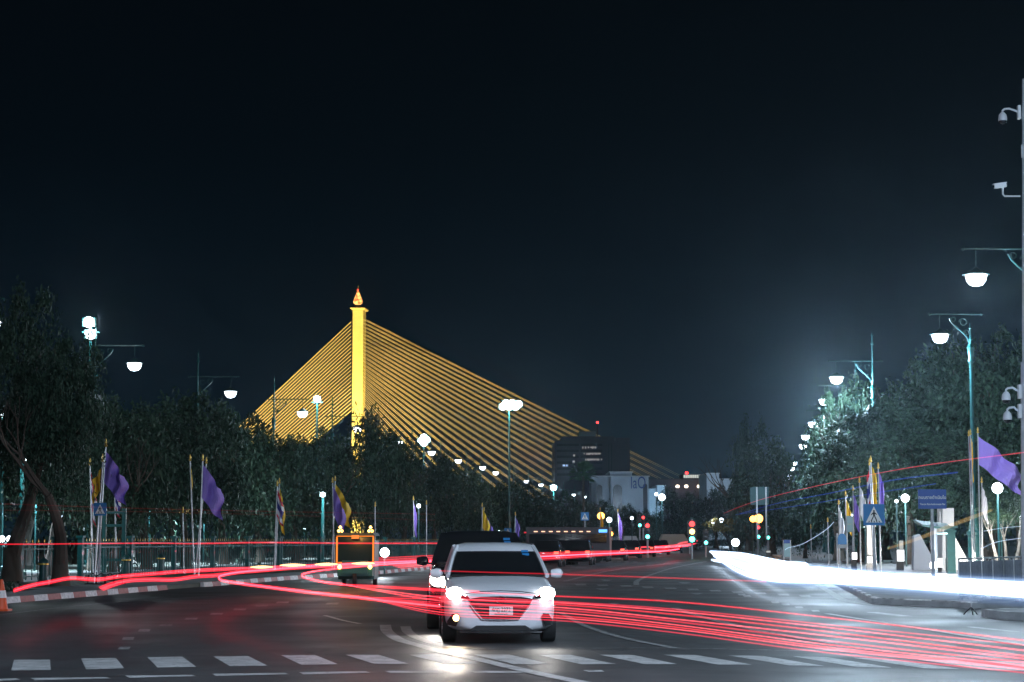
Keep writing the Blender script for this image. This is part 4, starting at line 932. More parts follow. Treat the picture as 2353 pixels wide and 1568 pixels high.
lit_box(1762 + 0, 1770, 1266, 1270, 120, 'thin bright strip light in the haze beside the glare', M_boxs)
t = globe(2145, 1299, 83, 'starry warm white lamp low under the bus shelter', .16, 0, 900, M_head, 'lamp', name='shelter_lamp', col=(1, .93, .8))
D = 84.5; t = thing('stone_pillar', (gx(2002, D), D, .12), 'pale square stone pillar standing in the headlight haze', 'pillar')
b = MB(); w = 9 / F * D; b.box(-w, w, 0, .3, 0, P(0, 1212, D).z - .1); b.build('shaft', mat('warm_stone', (.60, .56, .50), .8, noise=.1), t); b = MB(); b.box(-w * 1.15, w * 1.15, -.04, .34, P(0, 1212, D).z - .1, P(0, 1210, D).z); b.build('cap', M_conc, t)
lamp_light('spotlight', t, (.2, -1.6, .4), 260, (1, .95, .88), .1)
# pale bare tree trunks lit from behind on the right: slender
for i, (u, D, lab) in enumerate(((2290, 96, 'left'), (2312, 98, 'middle'), (2335, 100, 'right'))):
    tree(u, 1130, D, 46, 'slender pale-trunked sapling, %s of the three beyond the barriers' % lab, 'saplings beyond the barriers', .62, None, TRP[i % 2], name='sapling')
tl = thing('ground_lights', (gx(2310, 92), 92, .12), 'low white floodlight on the grass beyond the barriers', 'floodlight')
b = MB(); b.box(-.2, .2, -.1, .1, 0, .3); b.build('housing', M_black, tl); b = MB(); b.box(-.17, .17, .1, .12, .05, .26); b.build('lens', M_bl, tl); lamp_light('bulb', tl, (0, 1, .5), 1800, (1, .95, .85), .1)
# crowd barriers with grey sheets
M_sheet = mat('grey_sheet', (.26, .28, .33), .7, noise=.2, nscale=6)
bar0 = Vector((10.15, 44.95 + .6, .126)); bar1 = Vector((13.4, 51.5, .126)); nB = 7
for k in range(nB):
    a = bar0.lerp(bar1, k / nB); c = bar0.lerp(bar1, (k + .96) / nB); L = (c - a).length; rz = math.atan2((c - a).y, (c - a).x)
    if k == 0:
        t = thing('crowd_barrier', a, 'first metal crowd barrier from the left, nearest the lamp pedestal', 'barrier', 'sheeted crowd barriers', rz)
        b = MB(); h = .98
        b.tube([(0, 0, .12), (0, 0, h - .05), (.05, 0, h), (L - .05, 0, h), (L, 0, h - .05), (L, 0, .12), (0, 0, .12)], .02, 6); b.tube([(L / 3, 0, .12), (L / 3, 0, h)], .012, 5); b.tube([(2 * L / 3, 0, .12), (2 * L / 3, 0, h)], .012, 5); b.build('frame', M_steel, t, True)
        b = MB(); b.box(.03, L - .03, -.012, .012, .16, h - .07); b.build('sheet', M_sheet, t)
        for xx in (.12, L - .12): b = MB(); b.box(xx - .02, xx + .02, -.22, .22, 0, .03); b.box(xx - .015, xx + .015, -.015, .015, .03, .12); b.build('foot', M_steel, t)
        B0 = t
    else: again(B0, a, '%s metal crowd barrier from the left beside the tripod stand' % ORD[k] if k < 4 else '%s metal crowd barrier from the left, towards the right edge' % ORD[k], rz)
p = G(2232, 1413); t = thing('tripod_stand', (p.x, p.y, 0), 'thin tripod stand left of the rounded traffic island', 'stand')
b = MB(); b.tube([(0, 0, .12), (0, 0, .72)], .012, 6); b.box(-.06, .1, -.02, .02, .70, .74); b.build('rod', M_steel, t)
for k in range(3): b = MB(); q = k * 2.09 + .5; b.tube([(0, 0, .15), (.12 * math.cos(q), .12 * math.sin(q), .05), (.16 * math.cos(q), .16 * math.sin(q), 0)], .012, 5); b.build('leg', M_black, t)
# ---------------------------------------------------------------- long leaning pole
D = 230; a = P(1640, 1195, D); c = P(1672, 1236, D); t = thing('leaning_pole', (a.x, D, 0), 'dark leaning beam behind the lights of the far junction', 'beam')
b = MB(); b.tube([(0, 0, a.z), (c.x - a.x, 0, c.z), (c.x - a.x + .5, 0, 0)], .18, 6); b.build('beam', M_black, t)
t = thing('leaf_cluster_lamp_tree', (gx(1650, 228), 228, 0), 'small lit tree around the yellowish lamp at the far junction', 'tree')
tk = bpy.data.objects.new('trunk', TR[0]); C.objects.link(tk); tk.parent = t; tk.scale = (3, 3, 3.6); cr_ = bpy.data.objects.new('crown', leaf_mesh('crown', 77, 26, 60, (1, .7), .09, M_leafy)); C.objects.link(cr_); cr_.parent = t; cr_.scale = (1.7, 1.7, 1.5); cr_.location = (0, 0, 3.2)
t.name = 'small_tree'
# ---------------------------------------------------------------- cars
def fy(x, k=.35): x = abs(x); return 0 if x < .5 else k * ((x - .5) / .33) ** 2
def make_car(loc, rz, label, paint, s=(1, 1, 1), front=True, detail=True, name='hatchback_car', cat='car', group=None, fog=True, head=M_head, tails=None):
    t = thing(name, loc, label, cat, group, rz)
    sx_, sy_, sz_ = s
    def B(b, nm, m, par=t, smooth=True, sub=0):
        o = b.build(nm, m, par, smooth)
        for v in o.data.vertices: v.co = Vector((v.co.x * sx_, v.co.y * sy_, v.co.z * sz_))
        if sub:
            md = o.modifiers.new('sub', 'SUBSURF'); md.levels = md.render_levels = sub
        return o
    st = [(0, .50, .23, .70), (.02, .58, .20, .73), (.09, .67, .18, .77), (.2, .75, .17, .81), (.38, .83, .165, .87), (.7, .845, .17, .93), (1.02, .848, .17, .99), (1.5, .848, .17, 1.0), (2.5, .848, .17, 1.01), (3.3, .848, .18, 1.03), (3.75, .83, .21, 1.02), (3.95, .76, .26, .95), (4.05, .66, .34, .85)]
    def prof(w, zb, zt): return [(0, zb), (w * .75, zb), (w * .96, zb + .07), (w, .40), (w * .99, .62), (w * .965, zt - .09), (w * .86, zt - .015), (w * .5, zt + .018), (0, zt + .025)]
    b = MB(); rings = []
    for y, w, zb, zt in st:
        h = prof(w, zb, zt); rings.append([(x, y, z) for x, z in h] + [(-x, y, z) for x, z in h[-2:0:-1]])
    n = len(rings[0]); vs = [q for r_ in rings for q in r_]
    fs = [(i * n + j, (i + 1) * n + j, (i + 1) * n + (j + 1) % n, i * n + (j + 1) % n) for i in range(len(rings) - 1) for j in range(n)]
    fs += [tuple(range(n)), tuple((len(rings) - 1) * n + j for j in range(n))[::-1]]
    b.add(vs, fs); B(b, 'body', paint, sub=1)
    # glasshouse
    b = MB()
    lv = [(.985, .98, 3.78, .745), (1.18, 1.36, 3.70, .69), (1.30, 1.58, 3.58, .65), (1.415, 1.86, 3.40, .60)]
    vs = []
    for z, y0, y1, w in lv:
        vs += [(-w, y0 + .16, z), (-w * .5, y0 + .03, z), (0, y0, z), (w * .5, y0 + .03, z), (w, y0 + .16, z), (w, (y0 + y1) / 2, z), (w, y1 - .1, z), (0, y1, z), (-w, y1 - .1, z), (-w, (y0 + y1) / 2, z)]
    n = 10; b.add(vs, [(i * n + j, i * n + (j + 1) % n, (i + 1) * n + (j + 1) % n, (i + 1) * n + j) for i in range(3) for j in range(n)])
    B(b, 'windows', M_glass)
    b = MB(); vs = []
    for z, y0, y1, w in ((1.352, 1.70, 3.50, .648), (1.405, 1.80, 3.46, .622), (1.455, 1.92, 3.40, .585), (1.485, 2.1, 3.25, .46)):
        vs += [(-w, y0 + .16, z), (-w * .5, y0 + .03, z + .006), (0, y0, z + .008), (w * .5, y0 + .03, z + .006), (w, y0 + .16, z), (w, (y0 + y1) / 2, z + .005), (w, y1 - .1, z), (0, y1, z), (-w, y1 - .1, z), (-w, (y0 + y1) / 2, z + .005)]
    b.add(vs, [(i * n + j, i * n + (j + 1) % n, (i + 1) * n + (j + 1) % n, (i + 1) * n + j) for i in range(3) for j in range(n)] + [tuple(range(30, 40)), tuple(range(9, -1, -1))]); B(b, 'roof', paint)
    for q in (-1, 1):
        b = MB(); b.tube([(q * .765, 1.10, .98), (q * .705, 1.50, 1.18), (q * .66, 1.74, 1.31), (q * .60, 2.02, 1.43)], [.035, .03, .03, .035], 6); B(b, 'pillar', paint)
        b = MB(); b.tube([(q * .745, 2.45, .99), (q * .625, 2.55, 1.42)], .028, 6); B(b, 'pillar', paint)
        b = MB(); b.tube([(q * .73, 3.66, .99), (q * .60, 3.32, 1.43)], [.06, .05], 6); B(b, 'pillar', paint)
    b = MB(); b.tube([(-.70, 1.02, .985), (-.35, .93, .99), (0, .90, .99), (.35, .93, .99), (.70, 1.02, .985)], .022, 5); B(b, 'cowl', M_black)
    for q in (-1, 1):
        for yc in (.78, 3.32):
            w = thing('wheel', (0, 0, 0), None, None); w.parent = t
            for k in ('label', 'category'): 
                if k in w: del w[k]
            b = MB(); b.tube([(q * .64, yc, .30), (q * .66, yc, .30), (q * .83, yc, .30), (q * .853, yc, .30)], [.28, .30, .30, .285], 24); B(b, 'tyre', M_tyre, w)
            b = MB(); b.tube([(q * .83, yc, .30), (q * .862, yc, .30)], [.19, .18], 16); B(b, 'rim', M_chrome, w)
    if not detail:
        for q in (-1, 1):
            b = MB(); b.box(q * .60 - .13, q * .60 + .13, 3.93, 4.07, .72, .86); B(b, 'tail_light', glow('tail_lamp_lit', (1, .10, .06), 3), smooth=False)
        return t
    for q in (-1, 1):
        b = MB(); b.lathe([(.01, -.11), (.07, -.10), (.10, 0), (.09, .06), (.01, .10)], n=12)
        m = B(b, 'door_mirror', paint)
        for v in m.data.vertices: v.co = Vector((v.co.x * .75, v.co.y, v.co.z)); v.co = Vector((v.co.z * .95 + q * .93 * sx_, v.co.y * .75 + 1.30 * sy_, -v.co.x * 1.05 + 1.02 * sz_))
        b = MB(); b.box(q * .84 - .04, q * .84 + .05, 1.28, 1.36, .97, 1.0); B(b, 'mirror_stalk', M_black, m)
    def fpt(x, z, out=.012): return (x, fy(x) - out + .10 * max(0, z - .60) * 0 + (.04 if z > .66 else 0) * 0, z)
    def fpanel(poly, nm, m, out=.015, par=None, grid=1):
        b = MB(); k = len(poly); cx_ = sum(p_[0] for p_ in poly) / k; cz_ = sum(p_[1] for p_ in poly) / k
        ring = []
        for i in range(k):
            p0, p1 = poly[i], poly[(i + 1) % k]
            for s_ in range(4): ring.append((p0[0] + (p1[0] - p0[0]) * s_ / 4, p0[1] + (p1[1] - p0[1]) * s_ / 4))
        vs = []
        for f_ in (1, .66, .33): vs += [fpt(cx_ + (x - cx_) * f_, cz_ + (z - cz_) * f_, out) for x, z in ring]
        vs.append(fpt(cx_, cz_, out)); kk = len(ring)
        vs += [(x, y + out * .9 + .02, z) for x, y, z in vs[:kk]]
        fs = [(i, (i + 1) % kk, kk + (i + 1) % kk, kk + i) for i in range(kk)] + [(kk + i, kk + (i + 1) % kk, 2 * kk + (i + 1) % kk, 2 * kk + i) for i in range(kk)] + [(2 * kk + i, 2 * kk + (i + 1) % kk, 3 * kk) for i in range(kk)]
        fs += [(i, 3 * kk + 1 + i, 3 * kk + 1 + (i + 1) % kk, (i + 1) % kk) for i in range(kk)]
        b.add(vs, fs); return B(b, nm, m, par or t, False)
    gr = fpanel([(-.47, .665), (-.30, .695), (0, .705), (.30, .695), (.47, .665), (.44, .60), (.27, .385), (-.27, .385), (-.44, .60)], 'grille', M_black, .022)
    b = MB(); b.tube([(-.45, -.03, .59), (-.36, -.04, .48), (-.27, -.04, .375), (0, -.04, .365), (.27, -.04, .375), (.36, -.04, .48), (.45, -.03, .59)], .011, 6); B(b, 'chrome_trim', M_chrome, gr)
    b = MB()
    for k in range(6): b.box(-.40 + .035 * k, .40 - .035 * k, -.032, -.026, .64 - .045 * k, .648 - .045 * k)
    B(b, 'grille_bars', M_grey, gr, False)
    b = MB(); b.tube([(-.58, .0, .735), (-.3, -.022, .772), (0, -.028, .785), (.3, -.022, .772), (.58, .0, .735)], .006, 4); B(b, 'bonnet_seam', M_black)
    # emblem: an oval ring with a wing-shaped stroke
    b = MB(); b.tube([(.068 * math.cos(a), -.048, .648 + .052 * math.sin(a)) for a in [k * math.pi / 10 for k in range(21)]], .007, 6)
    b.tube([(-.062, -.048, .662), (-.028, -.048, .667), (0, -.048, .634), (.028, -.048, .667), (.062, -.048, .662)], .006, 6); B(b, 'emblem', M_chrome, gr)
    b = MB(); b.box(-.175, .175, -.062, -.050, .425, .555); pl = B(b, 'licence_plate', M_plate, smooth=False)
    if name == 'hatchback_car':
        text('plate_number', '4กฎ 2272', .088, M_ink, pl, (0, -.066, .508), ext=.001, sx=.80)
        text('plate_province', 'กรุงเทพมหานคร', .032, M_ink, pl, (0, -.066, .446), ext=.001, sx=.95)
    fpanel([(-.36, .275), (.36, .275), (.46, .215), (.30, .195), (-.30, .195), (-.46, .215)], 'lower_intake', M_black, .018)
    fpanel([(-.62, .19), (.62, .19), (.60, .165), (-.60, .165)], 'front_lip', M_black, .012)
    for q in (-1, 1):
        fpanel([(q * .60, .40), (q * .63, .45), (q * .72, .44), (q * .79, .33), (q * .79, .275), (q * .66, .26)][::q], 'fog_lamp_bezel', M_black, .02)
        h = fpanel([(q * .46, .665), (q * .50, .72), (q * .66, .795), (q * .82, .83), (q * .825, .76), (q * .76, .70), (q * .60, .665)][::q], 'headlight', M_glass, .02)
        b = MB(); b.lathe([(.05, 0), (.075, .03), (.07, .06), (.03, .085)], n=14)
        L = B(b, 'headlight_lens', head, h)
        for v in L.data.vertices: v.co = Vector((v.co.x * 1.75 + q * .68 * sx_, -v.co.z + fy(.665) - .01, v.co.y * 1.3 + .745 * sz_))
        b = MB(); b.tube([fpt(q * x_, z_, .03) for x_, z_ in ((.52, .715), (.62, .765), (.72, .79), (.80, .80))], .012, 5); B(b, 'running_light', M_bl, h)
    for k_, (x_, z_) in enumerate(((.40, 1.36), (.41, 1.31))):
        y_ = 1.36 + (z_ - 1.18) * 1.85 + .10; b = MB(); b.add([(x_, y_ - .06, z_ - .02), (x_ + .11, y_ - .04, z_ - .02), (x_ + .11, y_ - .01, z_ + .015), (x_, y_ - .03, z_ + .015)], [(0, 1, 2, 3)]); B(b, 'windscreen_sticker', M_blue, smooth=False)
    if fog:
        b = MB(); b.lathe([(.035, 0), (.05, .02), (.02, .05)], n=12); L = B(b, 'fog_lamp', M_fog)
        for v in L.data.vertices: v.co = Vector((v.co.x - .66 * sx_, -v.co.z + fy(.66) - .03, v.co.y + .385 * sz_))
    return t
# heading: +y is the rear, so the car faces the camera
pc = P(1151, 1395, 29.7); pc.z = 0
car = make_car(pc, R(3.0), 'white hatchback with headlights on waiting behind the crossing', M_white)
for q in (-1, 1):
    lamp_light('beam', car, (q * .665, -.12, .735), 35 if q > 0 else 55, (1, .96, .90), .05, 'SPOT', (q * .05 - .05, -1, -.055), 75, .7)
lamp_light('fog_beam', car, (-.66, -.15, .385), 30, (1, .72, .42), .04, 'SPOT', (-.05, -1, -.10), 100, .8)
ps = P(1106, 1338, 34.0); ps.z = 0
suv = make_car(ps, R(2.0), 'black taller car half hidden behind the white hatchback, one headlight glaring', M_dark, (1.08, 1.12, 1.14), name='black_car', fog=False)
lamp_light('beam', suv, (-.72, -.15, .85), 110, (1, .94, .86), .06, 'SPOT', (0, -1, -.05), 75, .7)
# queue of cars in the far lanes seen from behind
cars = [(1268, 116), (1300, 128), (1338, 124), (1378, 142), (1418, 150), (1452, 168), (1486, 182), (1520, 205), (1552, 230)]
q0 = None
for i, (u, D) in enumerate(cars):
    x = gx(u, D); rz = -math.atan(.108) + math.pi
    rz = math.atan2(-1, .108) + math.pi / 2      # rear towards the camera
    lab = '%s dark car with red tail lights in the distant queue, counted from the left' % ORD[i].replace('nearest', 'first')
    if q0 is None: q0 = make_car((x, D, 0), math.pi - .108, lab, M_dark, detail=False, name='queueing_car', group='cars queueing in the far lanes')
    else: again(q0, (x, D, 0), lab, math.pi - .108)
# dark city bus in the distance with a lit sign
D = 132; t = thing('city_bus', (gx(1310, D), D, 0), 'dark city bus with a row of orange lights and a blue sign', 'bus', None, -.108)
b = MB(); b.box(-2.9, 2.6, 0, 2.4, .45, 2.35); b.build('body', mat('bus_dark', (.06, .05, .06), .5), t)
b = MB(); b.box(-2.7, 2.4, -.03, -.005, 1.3, 1.9); b.build('windows', M_glass, t)
for k in range(8): b = MB(); b.box(-2.4 + k * .5, -2.15 + k * .5, -.06, -.032, 2.03, 2.09); b.build('marker_light', glow('marker_warm', (1, .55, .35), 2), t)
b = MB(); b.box(1.9, 2.45, -.06, -.031, 2.0, 2.2); b.build('route_sign', glow('route_sign_blue', (.12, .4, 1), 2.2), t)
for xx in (-2.0, 1.7): b = MB(); b.tube([(xx, .05, .45), (xx, .35, .45)], .45, 16); b.build('wheel', M_tyre, t)
# ---------------------------------------------------------------- tuk-tuk with orange lights
D = 66; p = G(816, 1240 + 1.54 * F / D); t = thing('tuk_tuk', (gx(816, D), D, 0), 'open-fronted tuk-tuk outlined with orange lights and twin amber roof lamps', 'tuk-tuk')
M_or = glow('orange_strip', (1, .25, .03), 1.3)
b = MB(); b.box(-.60, .60, .6, 2.7, .22, .95); b.box(-.58, .58, .02, .6, .34, .74); b.box(-.60, -.52, .6, 2.7, .95, 1.5); b.box(.52, .60, .6, 2.7, .95, 1.5); b.box(-.42, .42, -.1, .6, .42, .85); b.build('body', mat('tuk_green', (.03, .16, .14), .4), t)
b = MB(); b.prism([(-.64, 1.66), (.64, 1.66), (.56, 1.76), (-.56, 1.76)], 2.7, 'y', .1); b.build('canopy', mat('tuk_canopy', (.03, .05, .05), .6), t)
b = MB(); b.add([(-.56, .02, .82), (.56, .02, .82), (.56, .16, 1.64), (-.56, .16, 1.64)], [(0, 1, 2, 3)]); b.add([(-.56, .03, .82), (.56, .03, .82), (.56, .17, 1.64), (-.56, .17, 1.64)], [(3, 2, 1, 0)]); b.build('windscreen', mat('windscreen_teal', (.004, .018, .018), .25, spec=.4), t)
for s_ in (-1, 1): b = MB(); b.box(s_ * .60 - .025, s_ * .60 + .025, -.02, .03, .75, 1.62); b.build('light_strip', M_or, t)
b = MB(); b.box(-.62, .62, .08, .12, 1.635, 1.66); b.build('light_strip', M_or, t)
b = MB(); b.box(-.12, .12, -.0, .07, 1.56, 1.68); b.build('taxi_sign', mat('orange_sign', (.7, .2, .04), .5, emis=(1, .3, .05), estr=.5), t)
b = MB(); b.box(-.54, .54, -.03, .02, .76, .80); b.build('light_strip', M_or, t)
for s_ in (-1, 1):
    for dx, dz, m in ((0, .22, M_yel), (-.05, .10, M_yel), (.05, .10, M_warm)):
        b = MB(); b.lathe([(.02, -.05), (.055, 0), (.02, .05)], (s_ * .5 + dx, .1, 1.72 + dz), 10); b.build('roof_lamp', m, t, True)
    b = MB(); b.lathe([(.03, -.07), (.075, 0), (.03, .07)], (s_ * .5, -.05, .64), 12); b.build('headlight', M_yel, t, True)
lamp_light('glow', t, (0, -1.2, 2.2), 60, (1, .5, .12), .1)
for x_, y_ in ((0, .05), (-.52, 2.2), (.52, 2.2)): b = MB(); b.tube([(x_ - .06, y_, .24), (x_ + .06, y_, .24)], .24, 18); b.build('wheel', M_tyre, t)
for k, (x_, r_) in enumerate(((-.18, .15), (.22, .13))): b = MB(); b.lathe([(.02, 0), (r_, .03), (r_ * .9, .09), (r_ * .4, .15), (.02, .17)], (x_, .2, .84), 9); b.build('bundle', mat('crumpled_plastic', (.35, .38, .5), .25, bump=1, bscale=30), t)
# ---------------------------------------------------------------- light trails left by moving traffic: glowing lines hanging over the road at lamp height
rl = random.Random(11)
def trail(name, label, strands, group, cat='light trail'):
    soft = []
    for pts, r, m in strands:
        if m in (M_redt, M_redh):
            rr = [q * 2.2 for q in r] if isinstance(r, list) else r * 2.2
            soft.append((pts, rr, M_redf))
    strands = strands + soft
    o0 = strands[0][0][0]; t = thing(name, (o0.x, o0.y, 0), label, cat, group)
    for pts, r, m in strands:
        b = MB(); b.tube(pts, r, 6); o = b.build('streak', m, t, True)
        for v in o.data.vertices: v.co -= t.location
    return t
def uvz(pts, z, jz=0, n=7, dv=0):              # points hung at height z above the road
    out = []
    for u, v in pts:
        vv = max(v + dv, 1243.5); Y = (CAMH - z) * F / (vv - VH); out.append(P(u, vv, Y))
    return spline(out, n)
GT = 'red tail light trails'; 
far = [(1560, 1262), (1512, 1268), (1400, 1272), (1250, 1279), (1130, 1283)]
F1 = far + [(1010, 1288), (850, 1294), (720, 1301), (600, 1310), (540, 1316), (508, 1323), (503, 1328), (512, 1334), (560, 1342), (600, 1347), (713, 1361), (838, 1374), (1010, 1392)]
F2 = far + [(1010, 1291), (900, 1297), (800, 1305), (735, 1312), (700, 1319), (694, 1323), (700, 1328), (740, 1338), (788, 1344), (863, 1347), (930, 1351), (1100, 1360)]
rightA = [[(1294, 1371), (1551, 1383), (1890, 1418), (2353, 1472), (2480, 1486)], [(1294, 1383), (1551, 1400), (1890, 1434), (2353, 1482), (2480, 1496)], [(1294, 1386), (1551, 1405), (1890, 1441), (2353, 1495), (2480, 1510)],
          [(1294, 1390), (1551, 1412), (1890, 1450), (2353, 1507), (2480, 1522)], [(1294, 1397), (1551, 1423), (1890, 1460), (2353, 1514), (2480, 1530)], [(1294, 1402), (1551, 1428), (1890, 1471), (2353, 1522), (2480, 1537)],
          [(1294, 1409), (1551, 1436), (1890, 1480), (2353, 1530), (2480, 1545)], [(1294, 1416), (1551, 1441), (1890, 1486), (2353, 1534), (2480, 1549)], [(1294, 1421), (1551, 1446), (1890, 1491), (2353, 1538), (2480, 1553)], [(1294, 1427), (1551, 1454), (1890, 1499), (2353, 1546), (2480, 1561)]]
S1 = []
for i, Rg in enumerate(rightA):
    if i in (0, 2, 4): basep = F2; cut = -3
    else: basep = F1; cut = -1
    dv = rl.uniform(-1.0, 1.2); L = [(u, v + dv * (1 if u < 1100 else .5)) for u, v in basep[:cut]]
    v0 = Rg[0][1]; L += [(1010, v0 - rl.uniform(13, 17) - (0 if i > 2 else -2))]
    L += Rg
    q_ = uvz(L, .80); r_ = rl.uniform(.8, 1.25); S1.append((q_, [r_ * (.0045 + .00015 * max(0, p_.y - 16)) for p_ in q_], (M_redt, M_redm, M_redh, M_redt, M_redh, M_redm, M_redh, M_redt, M_redh, M_redm)[i]))
    if i in (1, 3, 5, 7):
        for k in range(1):
            Rh = [(u, v + 2.0 + 2.2 * k) for u, v in Rg]; S1.append((uvz([(1010, Rh[0][1] - 15)] + Rh, .80), .003, M_redd))
trail('tail_light_trail', 'sweeping band of red tail light trails crossing in front of the white car', S1, GT)
trail('tail_light_trail', 'outer red hairpin trail curving round at the left', [(uvz(F1[:], .80), .016, M_redt), (uvz([(u, v + 2.2) for u, v in F1[5:]], .80), .011, M_redh), (uvz([(u, v - 2.0) for u, v in F1[5:-2]], .80), .007, M_redt)], GT)
trail('tail_light_trail', 'inner red hairpin trail nearer the white car', [(uvz(F2, .80), .012, M_redt), (uvz([(u, v - 2.2) for u, v in F2[5:-3]], .80), .009, M_redh)], GT)
trail('tail_light_trail', 'thin red line crossing the bonnet of the white car', [(uvz([(1010, 1312), (1176, 1317), (1289, 1320), (1665, 1333), (1760, 1337)], 1.06), .009, M_redd)], GT)
T1 = [(33, 1357), (75, 1345), (113, 1338), (163, 1329), (225, 1332), (275, 1325), (350, 1319), (425, 1313), (500, 1309), (588, 1305), (700, 1300), (860, 1293), (1010, 1287)]
T2 = [(233, 1353), (263, 1342), (300, 1334), (350, 1332), (400, 1332), (450, 1325), (500, 1322), (550, 1315), (588, 1312), (700, 1305), (860, 1298), (1010, 1291)]
trail('tail_light_trail', 'broad red trail ending at the far left kerb', [(uvz([(u, v + d * (1.0 if i < 9 else .5)) for i, (u, v) in enumerate(T1)], .75), .011, M_redh if d == 0 else M_redt) for d in (-3, -1.5, 0, 1.5, 3)], GT)
trail('tail_light_trail', 'second red trail ending left, lower and shorter than the other', [(uvz([(u + (d * 1.5 if i < 2 else 0), v + d * (1.0 if i < 9 else .5)) for i, (u, v) in enumerate(T2)], .75), .011, M_redh if d == 0 else M_redt) for d in (-3.2, -1.6, 0, 1.6, 3.2)], GT)
L = [(-60, 1251), (110, 1250.5), (350, 1248.5), (450, 1249.8), (600, 1247.5), (800, 1249), (1010, 1249)]
trail('tail_light_trail', 'long thin level red line across the left trees', [(spline([P(u, v, 47) for u, v in L], 6), .010, M_redt), (spline([P(u, v - 1.8, 47) for u, v in L[3:]], 6), .006, M_redd)], GT)
trail('tail_light_trail', 'faint dark red line high across the left trees', [(spline([P(-60, 1156, 45), P(300, 1168, 45), P(640, 1176, 45), P(1000, 1182, 45)], 6), .006, light('red_faint', (1, .05, .03), .035)), (spline([P(-60, 1172, 45), P(300, 1176, 45), P(640, 1184, 45), P(1000, 1196, 45)], 6), .004, light('red_faint', (1, .05, .03), .035))], GT)
S2 = []
for k in range(12):
    a = k / 11; L = [(1545 - 30 * a, 1263 + 5 * a), (1400, 1266 + 10 * a), (1250, 1270 + 17 * a), (1120, 1273 + 20 * a), (1010, 1276 + 24 * a), (860 + 60 * a, 1283 + 24 * a)]
    S2.append((uvz(L, .85, dv=rl.uniform(-.6, .6)), rl.uniform(.007, .016), (M_redt, M_redd, M_redh, M_redm)[k % 4]))
trail('tail_light_trail', 'band of red trails running away behind the white car', S2, GT)
S2 = []
for k in range(9):
    a = k / 8; L = [(1600 - 20 * a, 1249 + 6 * a + 0), (1540, 1254 + 5 * a), (1480, 1258 + 3 * a), (1400, 1261 + 3 * a), (1300 - 20 * k % 3, 1263 + 2 * a)]
    Z = [rl.uniform(-.05, .05) for _ in L]
    S2.append((spline([P(u, v, 150 + 60 * (u - 1300) / 300) for u, v in L], 6), rl.uniform(.03, .055), M_redh if k % 2 else M_redt))
S2.append((spline([P(1553, 1256, 200), P(1565, 1248, 205), P(1602, 1243, 215)], 6), .06, M_redh)); S2.append((spline([P(1447, 1263, 170), P(1470, 1258, 175), P(1510, 1257, 180)], 6), .05, M_redh))
S2.append((spline([P(1205, 1224, 140), P(1280, 1225, 145), P(1340, 1229, 150), P(1366, 1229, 152)], 6), .035, M_redt)); S2.append((spline([P(1250, 1222.5, 140), P(1300, 1224, 145), P(1330, 1227, 150)], 6), .03, M_redt))
trail('tail_light_trail', 'tangle of glowing red trails climbing to the far end of the road', S2, GT)
# orange indicator flashes
for i, (u0, u1, v) in enumerate(((575, 628, 1303.5), (643, 703, 1299), (723, 776, 1297), (808, 861, 1295))):
    Y = 55; pts = [P(u0 + (u1 - u0) * k / 8, v + (1.2 - 2.4 * k / 8) * .3, Y) for k in range(9)]; b = MB()
    b.tube(pts, [.035 * math.sin(math.pi * (k + .35) / 8.7) + .003 for k in range(9)], 8)
    o = b.build('indicator_flash', glow('indicator_orange', (1, .55, .22), 3.5), None, True, pts[0]); tag(o, '%s orange indicator flash above the left red trails' % ('leftmost', 'second from left', 'third from left', 'rightmost')[i], 'light trail', 'orange indicator flashes')
# white headlight river
wt, wb = [(1635, 1268), (1700, 1276), (1765, 1293), (1900, 1306), (2015, 1317), (2180, 1329), (2353, 1339), (2480, 1346)], [(1640, 1278), (1690, 1312), (1765, 1334), (1900, 1340), (2015, 1347), (2180, 1359), (2353, 1372), (2480, 1382)]
S3 = []
NW = 17
for k in range(NW):
    a = k / (NW - 1); L = [(x0 + (x1 - x0) * a, y0 + (y1 - y0) * a) for (x0, y0), (x1, y1) in zip(wt, wb)]
    mid = [((y0 + y1) / 2) for (x0, y0), (x1, y1) in zip(wt, wb)]
    pts = [P(u, v, (CAMH - .66) * F / (m_ - VH)) for (u, v), m_ in zip(L, mid)]
    pts = [p_ + Vector((0, rl.uniform(-.25, .25), 0)) for p_ in pts]
    S3.append((spline(pts, 8), [.020 + .0 for _ in spline(pts, 8)], M_whit))
for off in (-1.6, -3.2, -5.2, 1.6, 3.2, 5.4):
    L = [(x, y + off * (.5 + (x - 1640) / 900)) for x, y in (wt if off < 0 else wb)]
    mid = [((y0 + y1) / 2) for (x0, y0), (x1, y1) in zip(wt, wb)]
    q_ = spline([P(u, v, (CAMH - .66) * F / (m_ - VH)) for (u, v), m_ in zip(L, mid)], 8); S3.append((q_, .016 + .004 * abs(off) / 2, M_whits))
for off in (4.5, 7, 9.5, 12, 14.5, -6, -8.5):
    L = [(x, y + off * (.5 + (x - 1640) / 900)) for x, y in (wt if off < 0 else wb)]
    mid = [((y0 + y1) / 2) for (x0, y0), (x1, y1) in zip(wt, wb)]
    q_ = spline([P(u, v, (CAMH - .66) * F / (m_ - VH)) for (u, v), m_ in zip(L, mid)], 8); S3.append((q_, .05, M_whitf))
trail('headlight_trail', 'blinding white river of headlight trails sweeping to the right edge', S3, 'white headlight trails')
S3 = []
for k, (v0, du) in enumerate(((1287, 0), (1289, 6), (1268, -4), (1271, 0))):
    L = [(1636 + du, v0), (1700, 1296 if v0 > 1280 else 1273), (1790, 1318 if v0 > 1280 else 1292), (1850, 1326 if v0 > 1280 else 1300)]
    S3.append((spline([P(u, v, 118 - (u - 1636) * .36) for u, v in L], 8), .07, M_whit))
